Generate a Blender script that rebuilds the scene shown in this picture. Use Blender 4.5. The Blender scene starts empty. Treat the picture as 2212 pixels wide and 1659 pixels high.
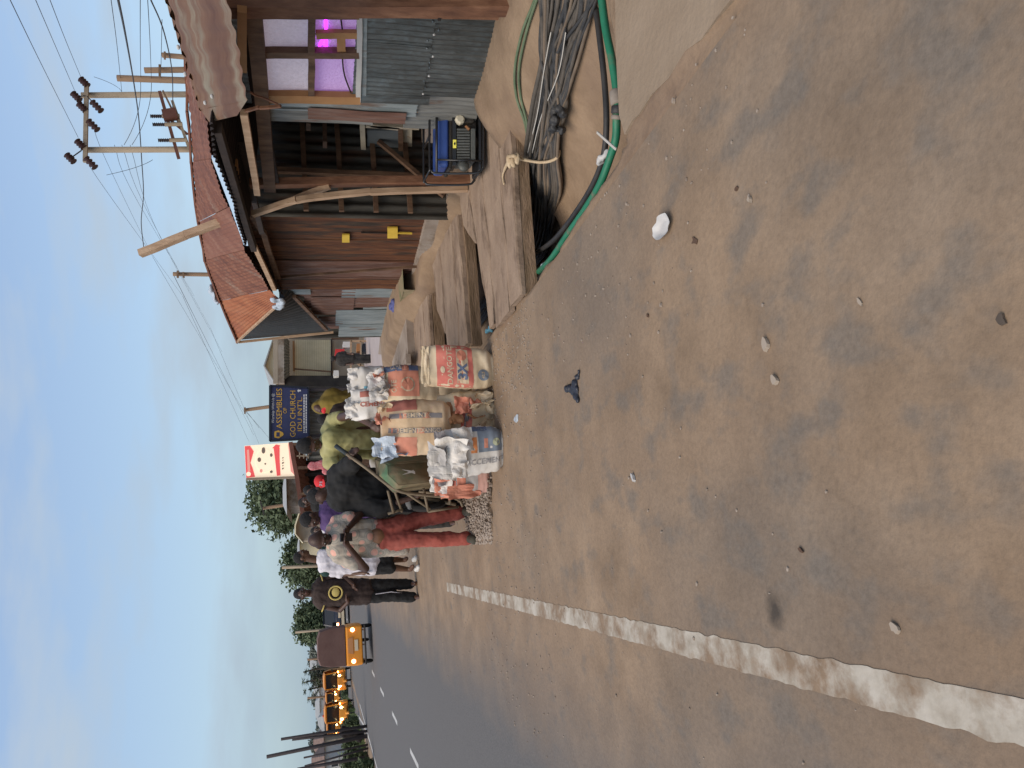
import bpy, math, random
import numpy as np
from mathutils import Vector, Matrix, noise
random.seed(7)
scene = bpy.context.scene
COL = scene.collection
rad = math.radians

# ------------------------------------------------------------------ camera
# world axes: X across the road (to the right), Y along the road (away), Z up
FPX = 1661.0; CAMH = 1.45
yaw = rad(12.83); pitch = rad(14.2); roll = rad(2.0)
FW = Vector((math.sin(yaw)*math.cos(pitch), math.cos(yaw)*math.cos(pitch), -math.sin(pitch)))
R0 = Vector((math.cos(yaw), -math.sin(yaw), 0.0)); U0 = R0.cross(FW)
RV = R0*math.cos(roll) - U0*math.sin(roll)
UV = U0*math.cos(roll) + R0*math.sin(roll)
CP = Vector((0, 0, CAMH))
cam_data = bpy.data.cameras.new('camera'); cam = bpy.data.objects.new('camera', cam_data)
COL.objects.link(cam); scene.camera = cam
cam_data.sensor_width = 36.0; cam_data.lens = 36.0*FPX/2212.0
cam_data.clip_start = 0.05; cam_data.clip_end = 3000.0
# the phone was held sideways: image right is world down
m = Matrix((-UV, RV, -FW)).transposed().to_4x4(); m.translation = CP
cam.matrix_world = m
# ------------------------------------------------------------------ light
SUN_EL = rad(52.0); SUN_AZ = rad(-118.0)
world = bpy.data.worlds.new('World'); scene.world = world; world.use_nodes = True
wn = world.node_tree.nodes; wl = world.node_tree.links; wn.clear()
wo = wn.new('ShaderNodeOutputWorld'); bg = wn.new('ShaderNodeBackground'); bg.inputs[1].default_value = 0.10
sky = wn.new('ShaderNodeTexSky'); sky.sky_type = 'NISHITA'; sky.sun_disc = False
sky.sun_elevation = SUN_EL; sky.sun_rotation = SUN_AZ; sky.air_density = 1.0; sky.dust_density = 1.0; sky.ozone_density = 1.6
tc = wn.new('ShaderNodeTexCoord'); mp = wn.new('ShaderNodeMapping'); mp.inputs['Scale'].default_value = (1.0, 1.0, 4.2)
mp.inputs['Rotation'].default_value = (0.25, 0.1, 0.6)
nz = wn.new('ShaderNodeTexNoise'); nz.inputs['Scale'].default_value = 3.6; nz.inputs['Detail'].default_value = 7; nz.inputs['Roughness'].default_value = 0.52
rp = wn.new('ShaderNodeValToRGB'); rp.color_ramp.elements[0].position = 0.43; rp.color_ramp.elements[1].position = 0.68
rp.color_ramp.elements[0].color = (0.22, 0.22, 0.22, 1); rp.color_ramp.elements[1].color = (0.90, 0.90, 0.90, 1)
mx = wn.new('ShaderNodeMixRGB'); mx.inputs[2].default_value = (2.7, 3.1, 3.55, 1)
wl.new(tc.outputs['Generated'], mp.inputs[0]); wl.new(mp.outputs[0], nz.inputs[0]); wl.new(nz.outputs[0], rp.inputs[0])
wl.new(rp.outputs[0], mx.inputs[0]); wl.new(sky.outputs[0], mx.inputs[1]); sep = wn.new('ShaderNodeSeparateXYZ'); wl.new(tc.outputs['Generated'], sep.inputs[0])
hr = wn.new('ShaderNodeValToRGB'); hr.color_ramp.elements[0].position = 0.0; hr.color_ramp.elements[0].color = (.92,.92,.92,1); hr.color_ramp.elements[1].position = 0.36; hr.color_ramp.elements[1].color = (0,0,0,1)
he = hr.color_ramp.elements.new(0.12); he.color = (.40,.40,.40,1)
wl.new(sep.outputs[2], hr.inputs[0]); mh = wn.new('ShaderNodeMixRGB'); mh.inputs[2].default_value = (1.7, 2.3, 2.75, 1)
wl.new(hr.outputs[0], mh.inputs[0]); wl.new(mx.outputs[0], mh.inputs[1]); wl.new(mh.outputs[0], bg.inputs[0]); wl.new(bg.outputs[0], wo.inputs[0])
sd = bpy.data.lights.new('sun', 'SUN'); sd.energy = 1.45; sd.angle = rad(50); sd.color = (1.0, 0.87, 0.71)
so = bpy.data.objects.new('sun', sd); COL.objects.link(so)
sdir = Vector((math.sin(SUN_AZ)*math.cos(SUN_EL), math.cos(SUN_AZ)*math.cos(SUN_EL), math.sin(SUN_EL)))
so.rotation_euler = sdir.to_track_quat('Z', 'Y').to_euler()
scene.view_settings.view_transform = 'Standard'; scene.view_settings.look = 'None'
scene.view_settings.exposure = 0.98; scene.view_settings.gamma = 1.0
scene.view_settings.use_curve_mapping = False

# ------------------------------------------------------------------ survey helpers: sight lines met with real planes
def ray(X, Y): return FW + RV*((1659-Y-829.5)/FPX) + UV*(-(X-1106)/FPX)
def G(X, Y, z=0.0):
    d = ray(X, Y); return CP + d*((z-CAMH)/d.z)
def S(X, Y, y):
    d = ray(X, Y); return CP + d*(y/d.y)
def T(X, Y, x):
    d = ray(X, Y); return CP + d*(x/d.x)
def nz3(p, s=1.0, o=0.0): return noise.noise(Vector((p[0]*s+o, p[1]*s+o*1.7, p[2]*s-o)))

# ------------------------------------------------------------------ materials
MATS = {}
def mat(name, cols, scale=5.0, rough=0.8, metal=0.0, bump=0.0, stretch=(1,1,1), detail=5.0, emis=None, estr=0.0, bscale=None, cols2=None, m2=(0.5,0.6), s2=2.0, alpha=None, spec=None, pos=None):
    mm = bpy.data.materials.new(name); mm.use_nodes = True; MATS[name] = mm
    n = mm.node_tree.nodes; l = mm.node_tree.links; b = n['Principled BSDF']
    b.inputs['Roughness'].default_value = rough; b.inputs['Metallic'].default_value = metal
    if spec is not None: b.inputs['Specular IOR Level'].default_value = spec
    t = n.new('ShaderNodeTexCoord'); p = n.new('ShaderNodeMapping'); p.inputs['Scale'].default_value = stretch
    l.new(t.outputs['Object'], p.inputs[0])
    def ramp(cs, fac, po=None):
        r = n.new('ShaderNodeValToRGB'); e = r.color_ramp.elements
        k = len(cs)
        for i, c in enumerate(cs):
            ps = po[i] if po else (0.3+0.4*i/max(1, k-1))
            if i < 2: el = e[i]; el.position = ps
            else: el = e.new(ps)
            el.color = (*c, 1)
        l.new(fac, r.inputs[0]); return r.outputs[0]
    if len(cols) > 1:
        q = n.new('ShaderNodeTexNoise'); q.inputs['Scale'].default_value = scale; q.inputs['Detail'].default_value = detail; q.inputs['Roughness'].default_value = 0.6
        l.new(p.outputs[0], q.inputs[0]); c = ramp(cols, q.outputs[0], pos)
        if cols2:
            q2 = n.new('ShaderNodeTexNoise'); q2.inputs['Scale'].default_value = s2; q2.inputs['Detail'].default_value = 6; q2.inputs['Roughness'].default_value = 0.65
            mpp = n.new('ShaderNodeMapping'); mpp.inputs['Location'].default_value = (3.1, 7.7, 1.3); mpp.inputs['Scale'].default_value = stretch
            l.new(t.outputs['Object'], mpp.inputs[0]); l.new(mpp.outputs[0], q2.inputs[0])
            f = ramp([(0,0,0),(1,1,1)], q2.outputs[0], m2)
            q3 = n.new('ShaderNodeTexNoise'); q3.inputs['Scale'].default_value = scale*1.7; l.new(mpp.outputs[0], q3.inputs[0])
            c2 = ramp(cols2, q3.outputs[0])
            mi = n.new('ShaderNodeMixRGB'); l.new(f, mi.inputs[0]); l.new(c, mi.inputs[1]); l.new(c2, mi.inputs[2]); c = mi.outputs[0]
        l.new(c, b.inputs['Base Color'])
    else: b.inputs['Base Color'].default_value = (*cols[0], 1)
    if bump:
        q4 = n.new('ShaderNodeTexNoise'); q4.inputs['Scale'].default_value = bscale or scale*4; q4.inputs['Detail'].default_value = 6
        l.new(p.outputs[0], q4.inputs[0]); bu = n.new('ShaderNodeBump'); bu.inputs['Strength'].default_value = bump; bu.inputs['Distance'].default_value = 0.02
        l.new(q4.outputs[0], bu.inputs['Height']); l.new(bu.outputs[0], b.inputs['Normal'])
    if emis:
        b.inputs['Emission Color'].default_value = (*emis, 1); b.inputs['Emission Strength'].default_value = estr
    if alpha is not None: b.inputs['Alpha'].default_value = alpha
    return mm
DC = [(0.185,0.125,0.077),(0.245,0.169,0.107),(0.300,0.211,0.136)]
mat('soil', DC, 3.0, 0.95, bump=0.5, bscale=30, cols2=[(0.16,0.105,0.07),(0.24,0.165,0.11)], m2=(0.5,0.66), s2=0.9)
mat('soil_dark', [(0.09,0.058,0.036),(0.16,0.105,0.065),(0.22,0.15,0.095)], 5.0, 0.95, bump=0.6, bscale=25)
mat('wood_pale', [(0.30,0.19,0.115),(0.40,0.265,0.165),(0.50,0.35,0.23)], 3, 0.8, bump=0.3, stretch=(5,5,1.0))
mat('wood_red', [(0.10,0.042,0.022),(0.175,0.078,0.04),(0.26,0.13,0.07)], 4, 0.75, bump=0.3, stretch=(3,3,1))
mat('wood_brown', [(0.065,0.034,0.019),(0.12,0.066,0.038),(0.18,0.105,0.06)], 4, 0.8, bump=0.3, stretch=(3,3,1))
mat('wood_orange', [(0.27,0.13,0.045),(0.38,0.2,0.08)], 4, 0.7, bump=0.2)
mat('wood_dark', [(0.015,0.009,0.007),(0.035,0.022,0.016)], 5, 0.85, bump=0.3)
mat('wood_plank', [(0.215,0.150,0.103),(0.28,0.2,0.142),(0.335,0.245,0.175)], 2.5, 0.95, bump=0.6, bscale=18, stretch=(1,1.7,1), cols2=[(0.15,0.1,0.065),(0.2,0.14,0.1)], m2=(0.53,0.64), s2=2.6)
mat('wood_edge', [(0.12,0.075,0.04),(0.22,0.145,0.085),(0.30,0.2,0.13)], 4, 0.9, bump=0.5, stretch=(1,6,6))
mat('zinc_shiny', [(0.10,0.11,0.11),(0.15,0.165,0.165),(0.21,0.23,0.23)], 5, 0.3, metal=0.75, bump=0.45, bscale=16, stretch=(2,2,0.5))
mat('zinc_grey', [(0.12,0.12,0.11),(0.19,0.19,0.175),(0.25,0.25,0.235)], 5, 0.65, metal=0.25, bump=0.2, stretch=(3,3,0.5), cols2=[(0.12,0.05,0.03),(0.2,0.1,0.06)], m2=(0.58,0.66))
mat('zinc_blue', [(0.17,0.2,0.205),(0.24,0.275,0.28),(0.32,0.35,0.35)], 4, 0.6, metal=0.3, bump=0.2, stretch=(3,3,0.5), cols2=[(0.13,0.075,0.05),(0.2,0.13,0.09)], m2=(0.6,0.7))
mat('zinc_rust', [(0.05,0.018,0.008),(0.10,0.036,0.014),(0.17,0.07,0.026)], 4, 0.75, metal=0.1, bump=0.25, stretch=(4,4,0.5), cols2=[(0.02,0.012,0.008),(0.055,0.038,0.025)], m2=(0.5,0.62), s2=1.6)  # rust and red-grey sheets darkened to carry the shade of the eaves
mat('zinc_shaded', [(0.03,0.027,0.022),(0.06,0.055,0.045),(0.09,0.082,0.068)], 5, 0.75, metal=0.1, bump=0.2, stretch=(3,3,0.5), cols2=[(0.05,0.025,0.014),(0.07,0.04,0.025)], m2=(0.55,0.65))  # darker zinc copy for indoors, the shade is put into its colour
mat('zinc_redgrey', [(0.10,0.047,0.032),(0.155,0.078,0.055),(0.2,0.14,0.115)], 4, 0.7, metal=0.15, bump=0.25, stretch=(3,3,0.5))
mat('roof_rust', [(0.085,0.027,0.014),(0.155,0.052,0.026),(0.23,0.095,0.05)], 4.5, 0.8, metal=0.0, bump=0.2, stretch=(1,2.5,1), cols2=[(0.15,0.08,0.055),(0.26,0.17,0.12)], m2=(0.55,0.68), s2=1.3)
mat('roof_orange', [(0.2,0.06,0.022),(0.29,0.092,0.033),(0.32,0.13,0.058)], 3.6, 0.8, bump=0.15, cols2=[(0.23,0.07,0.03),(0.28,0.1,0.05)], m2=(0.55,0.66))
mat('roof_brown', [(0.13,0.045,0.027),(0.18,0.07,0.042),(0.23,0.11,0.07)], 2.2, 0.8, bump=0.2, stretch=(1,2,1))
mat('roof_weathered', [(0.075,0.027,0.012),(0.13,0.062,0.03),(0.2,0.125,0.072)], 1.5, 0.7, metal=0.0, bump=0.2, stretch=(3,0.45,1), cols2=[(0.17,0.14,0.095),(0.23,0.2,0.14)], m2=(0.5,0.62), s2=1.1)
mat('sky_gap', [(0.42,0.55,0.68)], rough=0.6)
mat('slab_sand', [(0.23,0.168,0.112),(0.285,0.215,0.15)], 2.5, 0.95, bump=0.4, bscale=30)
mat('near_black', [(0.012,0.009,0.008),(0.03,0.02,0.018)], 6, 0.95, bump=0.3)  # near-black tone for roof sheets, stall back and brushwood
mat('tarp_black', [(0.012,0.016,0.018),(0.03,0.034,0.036)], 4, 0.55, bump=0.3)
mat('grey_sheet', [(0.10,0.115,0.12),(0.15,0.165,0.17)], 3, 0.7)
mat('asphalt_dark', [(0.04,0.04,0.042),(0.06,0.06,0.062)], 40, 0.9)
mat('asphalt_far', [(0.095,0.09,0.087),(0.12,0.113,0.108)], 30, 0.93)
mat('concrete', [(0.22,0.17,0.13),(0.29,0.235,0.19),(0.34,0.29,0.245)], 3, 0.9, bump=0.4, cols2=[(0.13,0.09,0.06),(0.19,0.135,0.09)], m2=(0.52,0.63))
mat('concrete_pale', [(0.33,0.275,0.26),(0.38,0.325,0.305)], 2, 0.9, bump=0.2)
mat('mossy', [(0.16,0.125,0.065),(0.25,0.2,0.12),(0.13,0.13,0.06)], 5, 0.95, bump=0.4)
mat('black_frame', [(0.012,0.012,0.013)], rough=0.35, spec=0.6)
mat('skin_dark', [(0.045,0.02,0.013),(0.07,0.033,0.02)], 9, 0.55)
mat('engine_dark', [(0.02,0.018,0.015),(0.05,0.04,0.03)], 20, 0.6, metal=0.3, bump=0.3)
mat('engine_grey', [(0.075,0.08,0.075),(0.12,0.125,0.115)], 12, 0.55, metal=0.4, bump=0.2)
mat('tank_blue', [(0.022,0.055,0.21),(0.04,0.085,0.30)], 5, 0.35, bump=0.1)
mat('sticker_yellow', [(0.85,0.78,0.12)], rough=0.6)
mat('filter_cream', [(0.55,0.5,0.38)], rough=0.6)
mat('copper', [(0.3,0.14,0.06)], rough=0.5, metal=0.5)
mat('cream_paint', [(0.42,0.36,0.26),(0.55,0.48,0.36)], 6, 0.7, cols2=[(0.24,0.11,0.05),(0.3,0.18,0.1)], m2=(0.62,0.7), s2=9)
mat('yellow_tag', [(0.55,0.36,0.04),(0.7,0.48,0.06)], 8, 0.7)
mat('pipe_green', [(0.010,0.125,0.065),(0.018,0.18,0.095)], 8, 0.5, cols2=[(0.07,0.11,0.06),(0.15,0.13,0.085)], m2=(0.52,0.7), s2=9)
mat('hose_pale_green', [(0.075,0.115,0.06),(0.15,0.19,0.11)], 8, 0.7)
mat('pipe_black', [(0.014,0.015,0.017),(0.04,0.037,0.034)], 8, 0.6)
mat('cable_grey', [(0.05,0.043,0.035),(0.115,0.095,0.075)], 10, 0.75)
mat('cable_dark', [(0.02,0.021,0.023),(0.06,0.055,0.05)], 10, 0.65)
mat('cable_brown', [(0.11,0.08,0.055),(0.18,0.135,0.095)], 10, 0.8)
mat('cable_white', [(0.5,0.47,0.42)], rough=0.6)
mat('tape_grey', [(0.2,0.165,0.135),(0.27,0.23,0.19)], 20, 0.8)
mat('straw_yellow', [(0.42,0.31,0.19),(0.55,0.43,0.28)], 12, 0.8, bump=0.3)
mat('paint_white', [(0.28,0.235,0.18),(0.40,0.355,0.29),(0.47,0.425,0.36)], 9, 0.85, bump=0.15, cols2=DC[:2], m2=(0.44,0.62), s2=5.2)
mat('paint_white_far', [(0.38,0.37,0.35),(0.5,0.49,0.47)], 3, 0.8)
mat('plastic_white', [(0.44,0.42,0.4),(0.55,0.54,0.52)], 6, 0.5, bump=0.15)
mat('plastic_black', [(0.012,0.013,0.02),(0.03,0.032,0.045)], 8, 0.45, bump=0.2)
mat('litter_pale', [(0.33,0.27,0.21)], rough=0.8)
mat('litter_brown', [(0.09,0.05,0.03)], rough=0.9)
mat('stain', [(0.06,0.045,0.035),(0.1,0.075,0.055)], 12, 0.9)
mat('rag_blue', [(0.06,0.07,0.2),(0.11,0.12,0.3)], 15, 0.9)
mat('stone', [(0.16,0.12,0.09),(0.3,0.24,0.19),(0.36,0.3,0.25)], 9, 0.95)
# bags
mat('bag_cream', [(0.5,0.38,0.24),(0.6,0.48,0.32),(0.66,0.55,0.4)], 5, 0.8, bump=0.3, bscale=12)
mat('bag_tan', [(0.48,0.33,0.19),(0.58,0.42,0.26),(0.65,0.5,0.34)], 5, 0.8, bump=0.3, bscale=12)
mat('bag_white', [(0.50,0.46,0.40),(0.62,0.58,0.53),(0.70,0.67,0.63)], 5, 0.75, bump=0.3, bscale=12)
mat('bag_grey', [(0.35,0.33,0.31),(0.5,0.47,0.45)], 5, 0.75, bump=0.3, bscale=12)
mat('print_red', [(0.45,0.11,0.09),(0.56,0.16,0.12),(0.6,0.24,0.18)], 6, 0.8, bump=0.25, bscale=12)
mat('print_salmon', [(0.54,0.19,0.12),(0.62,0.27,0.18)], 6, 0.8, bump=0.25, bscale=12)
mat('print_pink', [(0.5,0.27,0.22),(0.56,0.35,0.29)], 6, 0.8)
mat('print_brown', [(0.33,0.1,0.07),(0.4,0.15,0.11)], 8, 0.8)
mat('print_blue', [(0.085,0.11,0.18),(0.13,0.165,0.25)], 8, 0.8)
mat('print_slate', [(0.14,0.17,0.21),(0.22,0.25,0.29)], 6, 0.75, bump=0.25, bscale=12)
mat('print_grey', [(0.17,0.155,0.16),(0.24,0.22,0.215)], 8, 0.8)
mat('print_orange', [(0.6,0.2,0.06),(0.66,0.26,0.1)], 8, 0.8)
mat('print_sky', [(0.13,0.33,0.42)], rough=0.8)
mat('print_cream', [(0.56,0.44,0.3)], rough=0.8)
mat('print_lime', [(0.4,0.42,0.28)], rough=0.8)
mat('print_ink', [(0.3,0.28,0.27)], rough=0.9)
mat('clear_plastic', [(0.35,0.4,0.46),(0.5,0.56,0.62)], 14, 0.25, bump=0.6, bscale=18)
mat('kraft', [(0.28,0.13,0.06),(0.4,0.21,0.1)], 7, 0.85, bump=0.3)
# people
mat('skin', [(0.06,0.027,0.016),(0.085,0.04,0.025)], 9, 0.5)
mat('skin_light', [(0.09,0.042,0.022),(0.13,0.062,0.034)], 9, 0.5)
mat('skin_belly', [(0.17,0.075,0.035),(0.23,0.11,0.055)], 6, 0.5)
mat('hair', [(0.008,0.007,0.007),(0.02,0.018,0.018)], 60, 0.9, bump=0.5)
mat('eye_white', [(0.45,0.42,0.38)], rough=0.4)
mat('eye_dark', [(0.01,0.008,0.008)], rough=0.3)
mat('lip', [(0.13,0.045,0.035)], rough=0.5)
mat('cloth_black', [(0.008,0.008,0.008),(0.017,0.016,0.016)], 6, 0.9)
mat('cloth_charcoal', [(0.02,0.018,0.018),(0.045,0.04,0.035)], 6, 0.9)
mat('cloth_brownblack', [(0.028,0.016,0.013),(0.045,0.028,0.023)], 6, 0.9)
mat('cloth_red', [(0.22,0.045,0.032),(0.31,0.07,0.05),(0.38,0.105,0.078)], 5, 0.9, bump=0.3)
mat('cloth_lime', [(0.24,0.22,0.085),(0.35,0.325,0.14),(0.44,0.41,0.21)], 4, 0.9, bump=0.2)
mat('cloth_mustard', [(0.12,0.08,0.012),(0.2,0.14,0.022)], 4, 0.9)
mat('cloth_purple', [(0.05,0.025,0.09),(0.11,0.06,0.18)], 5, 0.85)
mat('cloth_white', [(0.55,0.52,0.56),(0.66,0.63,0.66)], 5, 0.85)
mat('cloth_green', [(0.008,0.03,0.026),(0.02,0.06,0.05)], 14, 0.9)
mat('cloth_gold', [(0.5,0.38,0.1),(0.6,0.47,0.16)], 5, 0.8)
mat('cap_red', [(0.55,0.02,0.025)], rough=0.8)
mat('cloth_pinkdot', [(0.45,0.03,0.05),(0.6,0.3,0.3)], 26, 0.9)
mat('cloth_stripe', [(0.03,0.022,0.02),(0.11,0.07,0.05)], 7, 0.9, stretch=(1,1,5))
mat('sandal', [(0.03,0.028,0.02),(0.07,0.06,0.04)], 9, 0.8)
mat('sneaker', [(0.6,0.58,0.55)], rough=0.7)
mat('phone', [(0.02,0.02,0.025)], rough=0.25)
# floral shirt : grey-beige ground with pink rosettes ringed in grey
def floral():
    mm = bpy.data.materials.new('cloth_floral'); mm.use_nodes = True; MATS['cloth_floral'] = mm
    n = mm.node_tree.nodes; l = mm.node_tree.links; b = n['Principled BSDF']; b.inputs['Roughness'].default_value = 0.9
    t = n.new('ShaderNodeTexCoord'); v = n.new('ShaderNodeTexVoronoi'); v.inputs['Scale'].default_value = 11.0
    l.new(t.outputs['Object'], v.inputs[0]); r = n.new('ShaderNodeValToRGB'); e = r.color_ramp.elements
    e[0].position = 0.0; e[0].color = (0.72,0.40,0.31,1); e[1].position = 0.36; e[1].color = (0.62,0.34,0.27,1)
    for p, c in ((0.40,(0.42,0.36,0.29)),(0.48,(0.26,0.24,0.2)),(0.54,(0.44,0.38,0.31)),(0.63,(0.28,0.26,0.22)),(0.75,(0.42,0.36,0.29))):
        x = e.new(p); x.color = (*c, 1)
    l.new(v.outputs['Distance'], r.inputs[0]); l.new(r.outputs[0], b.inputs['Base Color'])
floral()
# setting, vehicles, stalls
mat('sign_blue', [(0.022,0.028,0.085),(0.03,0.038,0.11)], 3, 0.6)
mat('sign_gold', [(0.55,0.33,0.05)], rough=0.6)
mat('sign_white', [(0.6,0.6,0.6)], rough=0.6)
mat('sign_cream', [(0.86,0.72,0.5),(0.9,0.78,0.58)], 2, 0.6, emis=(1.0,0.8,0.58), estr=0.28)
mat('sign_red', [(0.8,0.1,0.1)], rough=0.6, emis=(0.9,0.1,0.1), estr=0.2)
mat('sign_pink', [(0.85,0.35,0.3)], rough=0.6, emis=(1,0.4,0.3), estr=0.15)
mat('sign_mark', [(0.25,0.18,0.14)], rough=0.7)
mat('shutter', [(0.5,0.43,0.27),(0.62,0.54,0.36)], 3, 0.7)
mat('house_cream', [(0.72,0.64,0.44),(0.78,0.7,0.5)], 3, 0.85)  # shutter and house cream lightened, sunset light put into the colour
mat('house_beige', [(0.3,0.25,0.19),(0.36,0.3,0.23)], 3, 0.9)
mat('house_white', [(0.46,0.45,0.43),(0.56,0.55,0.52)], 3, 0.85)
mat('house_brown', [(0.22,0.165,0.12),(0.3,0.23,0.17)], 3, 0.9)
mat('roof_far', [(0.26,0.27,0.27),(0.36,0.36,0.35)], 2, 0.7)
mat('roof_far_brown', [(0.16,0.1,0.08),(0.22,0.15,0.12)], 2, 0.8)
mat('glass_dark', [(0.02,0.022,0.025)], rough=0.2)
mat('pole_concrete', [(0.27,0.21,0.145),(0.36,0.29,0.21)], 4, 0.85, stretch=(2,2,0.4))
mat('pole_dark', [(0.03,0.025,0.027),(0.05,0.04,0.042)], 4, 0.85)
mat('pole_wood', [(0.16,0.1,0.06),(0.24,0.155,0.095)], 4, 0.85, stretch=(2,2,0.4))
mat('arm_brown', [(0.11,0.04,0.025),(0.16,0.065,0.045)], 4, 0.8)
mat('insulator', [(0.045,0.02,0.022),(0.07,0.035,0.035)], 8, 0.45)
mat('wire', [(0.03,0.028,0.028)], rough=0.6)
mat('keke_yellow', [(0.68,0.24,0.018),(0.74,0.29,0.025)], 3, 0.45)
mat('canvas_brown', [(0.115,0.06,0.05),(0.15,0.085,0.07)], 3, 0.9, bump=0.2)
mat('tyre', [(0.015,0.014,0.013)], rough=0.85)
mat('metal_dark', [(0.03,0.028,0.026)], rough=0.5, metal=0.5)
mat('plastic_window', [(0.22,0.24,0.3),(0.4,0.4,0.42)], 3, 0.3)
mat('plate_white', [(0.6,0.5,0.35)], rough=0.5)
mat('lamp_red', [(0.9,0.2,0.1)], rough=0.4, emis=(1.0,0.35,0.15), estr=9.0)
mat('lamp_amber', [(0.9,0.5,0.1)], rough=0.4, emis=(1.0,0.5,0.12), estr=12.0)
mat('lamp_warm', [(0.9,0.8,0.5)], rough=0.4, emis=(1.0,0.75,0.35), estr=14.0)
mat('lamp_off', [(0.25,0.03,0.02)], rough=0.3)
mat('car_black', [(0.015,0.018,0.03)], rough=0.25, metal=0.3)
mat('car_silver', [(0.3,0.3,0.28)], rough=0.35, metal=0.4)
mat('window_film', [(0.42,0.38,0.42),(0.55,0.5,0.55)], 40, 0.5, bump=0.6, bscale=55, emis=(0.72,0.62,0.78), estr=0.12)
mat('window_film_purple', [(0.42,0.3,0.5),(0.5,0.38,0.58)], 40, 0.5, bump=0.6, bscale=55, emis=(0.42,0.22,0.6), estr=0.2)
mat('lamp_magenta', [(0.7,0.05,0.9)], rough=0.4, emis=(0.62,0.02,1.0), estr=3.0)
mat('bark', [(0.06,0.045,0.03),(0.11,0.085,0.06)], 6, 0.9)
mat('leaf_a', [(0.075,0.105,0.05),(0.115,0.15,0.08)], 0.8, 0.8)  # these leaf tones are lightened and greyed to put haze into the colour
mat('leaf_b', [(0.075,0.1,0.045),(0.11,0.14,0.065)], 0.8, 0.8)
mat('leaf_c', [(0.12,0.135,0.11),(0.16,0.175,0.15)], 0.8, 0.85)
mat('grass', [(0.05,0.08,0.022),(0.09,0.115,0.04)], 2, 0.9)
mat('barrow_green', [(0.075,0.09,0.05),(0.1,0.14,0.075),(0.04,0.16,0.075)], 5, 0.7, bump=0.3, cols2=[(0.15,0.115,0.06),(0.24,0.19,0.11)], m2=(0.38,0.52), s2=3)
mat('barrow_metal', [(0.12,0.09,0.055),(0.2,0.15,0.095)], 9, 0.7, bump=0.2)
mat('rubber_grip', [(0.03,0.04,0.045)], rough=0.7)
mat('red_thing', [(0.55,0.03,0.03)], rough=0.6)
mat('bottle_dark', [(0.02,0.025,0.04)], rough=0.4)
mat('goods_white', [(0.6,0.58,0.55)], rough=0.7)
mat('goods_orange', [(0.5,0.22,0.08)], rough=0.7)

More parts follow.
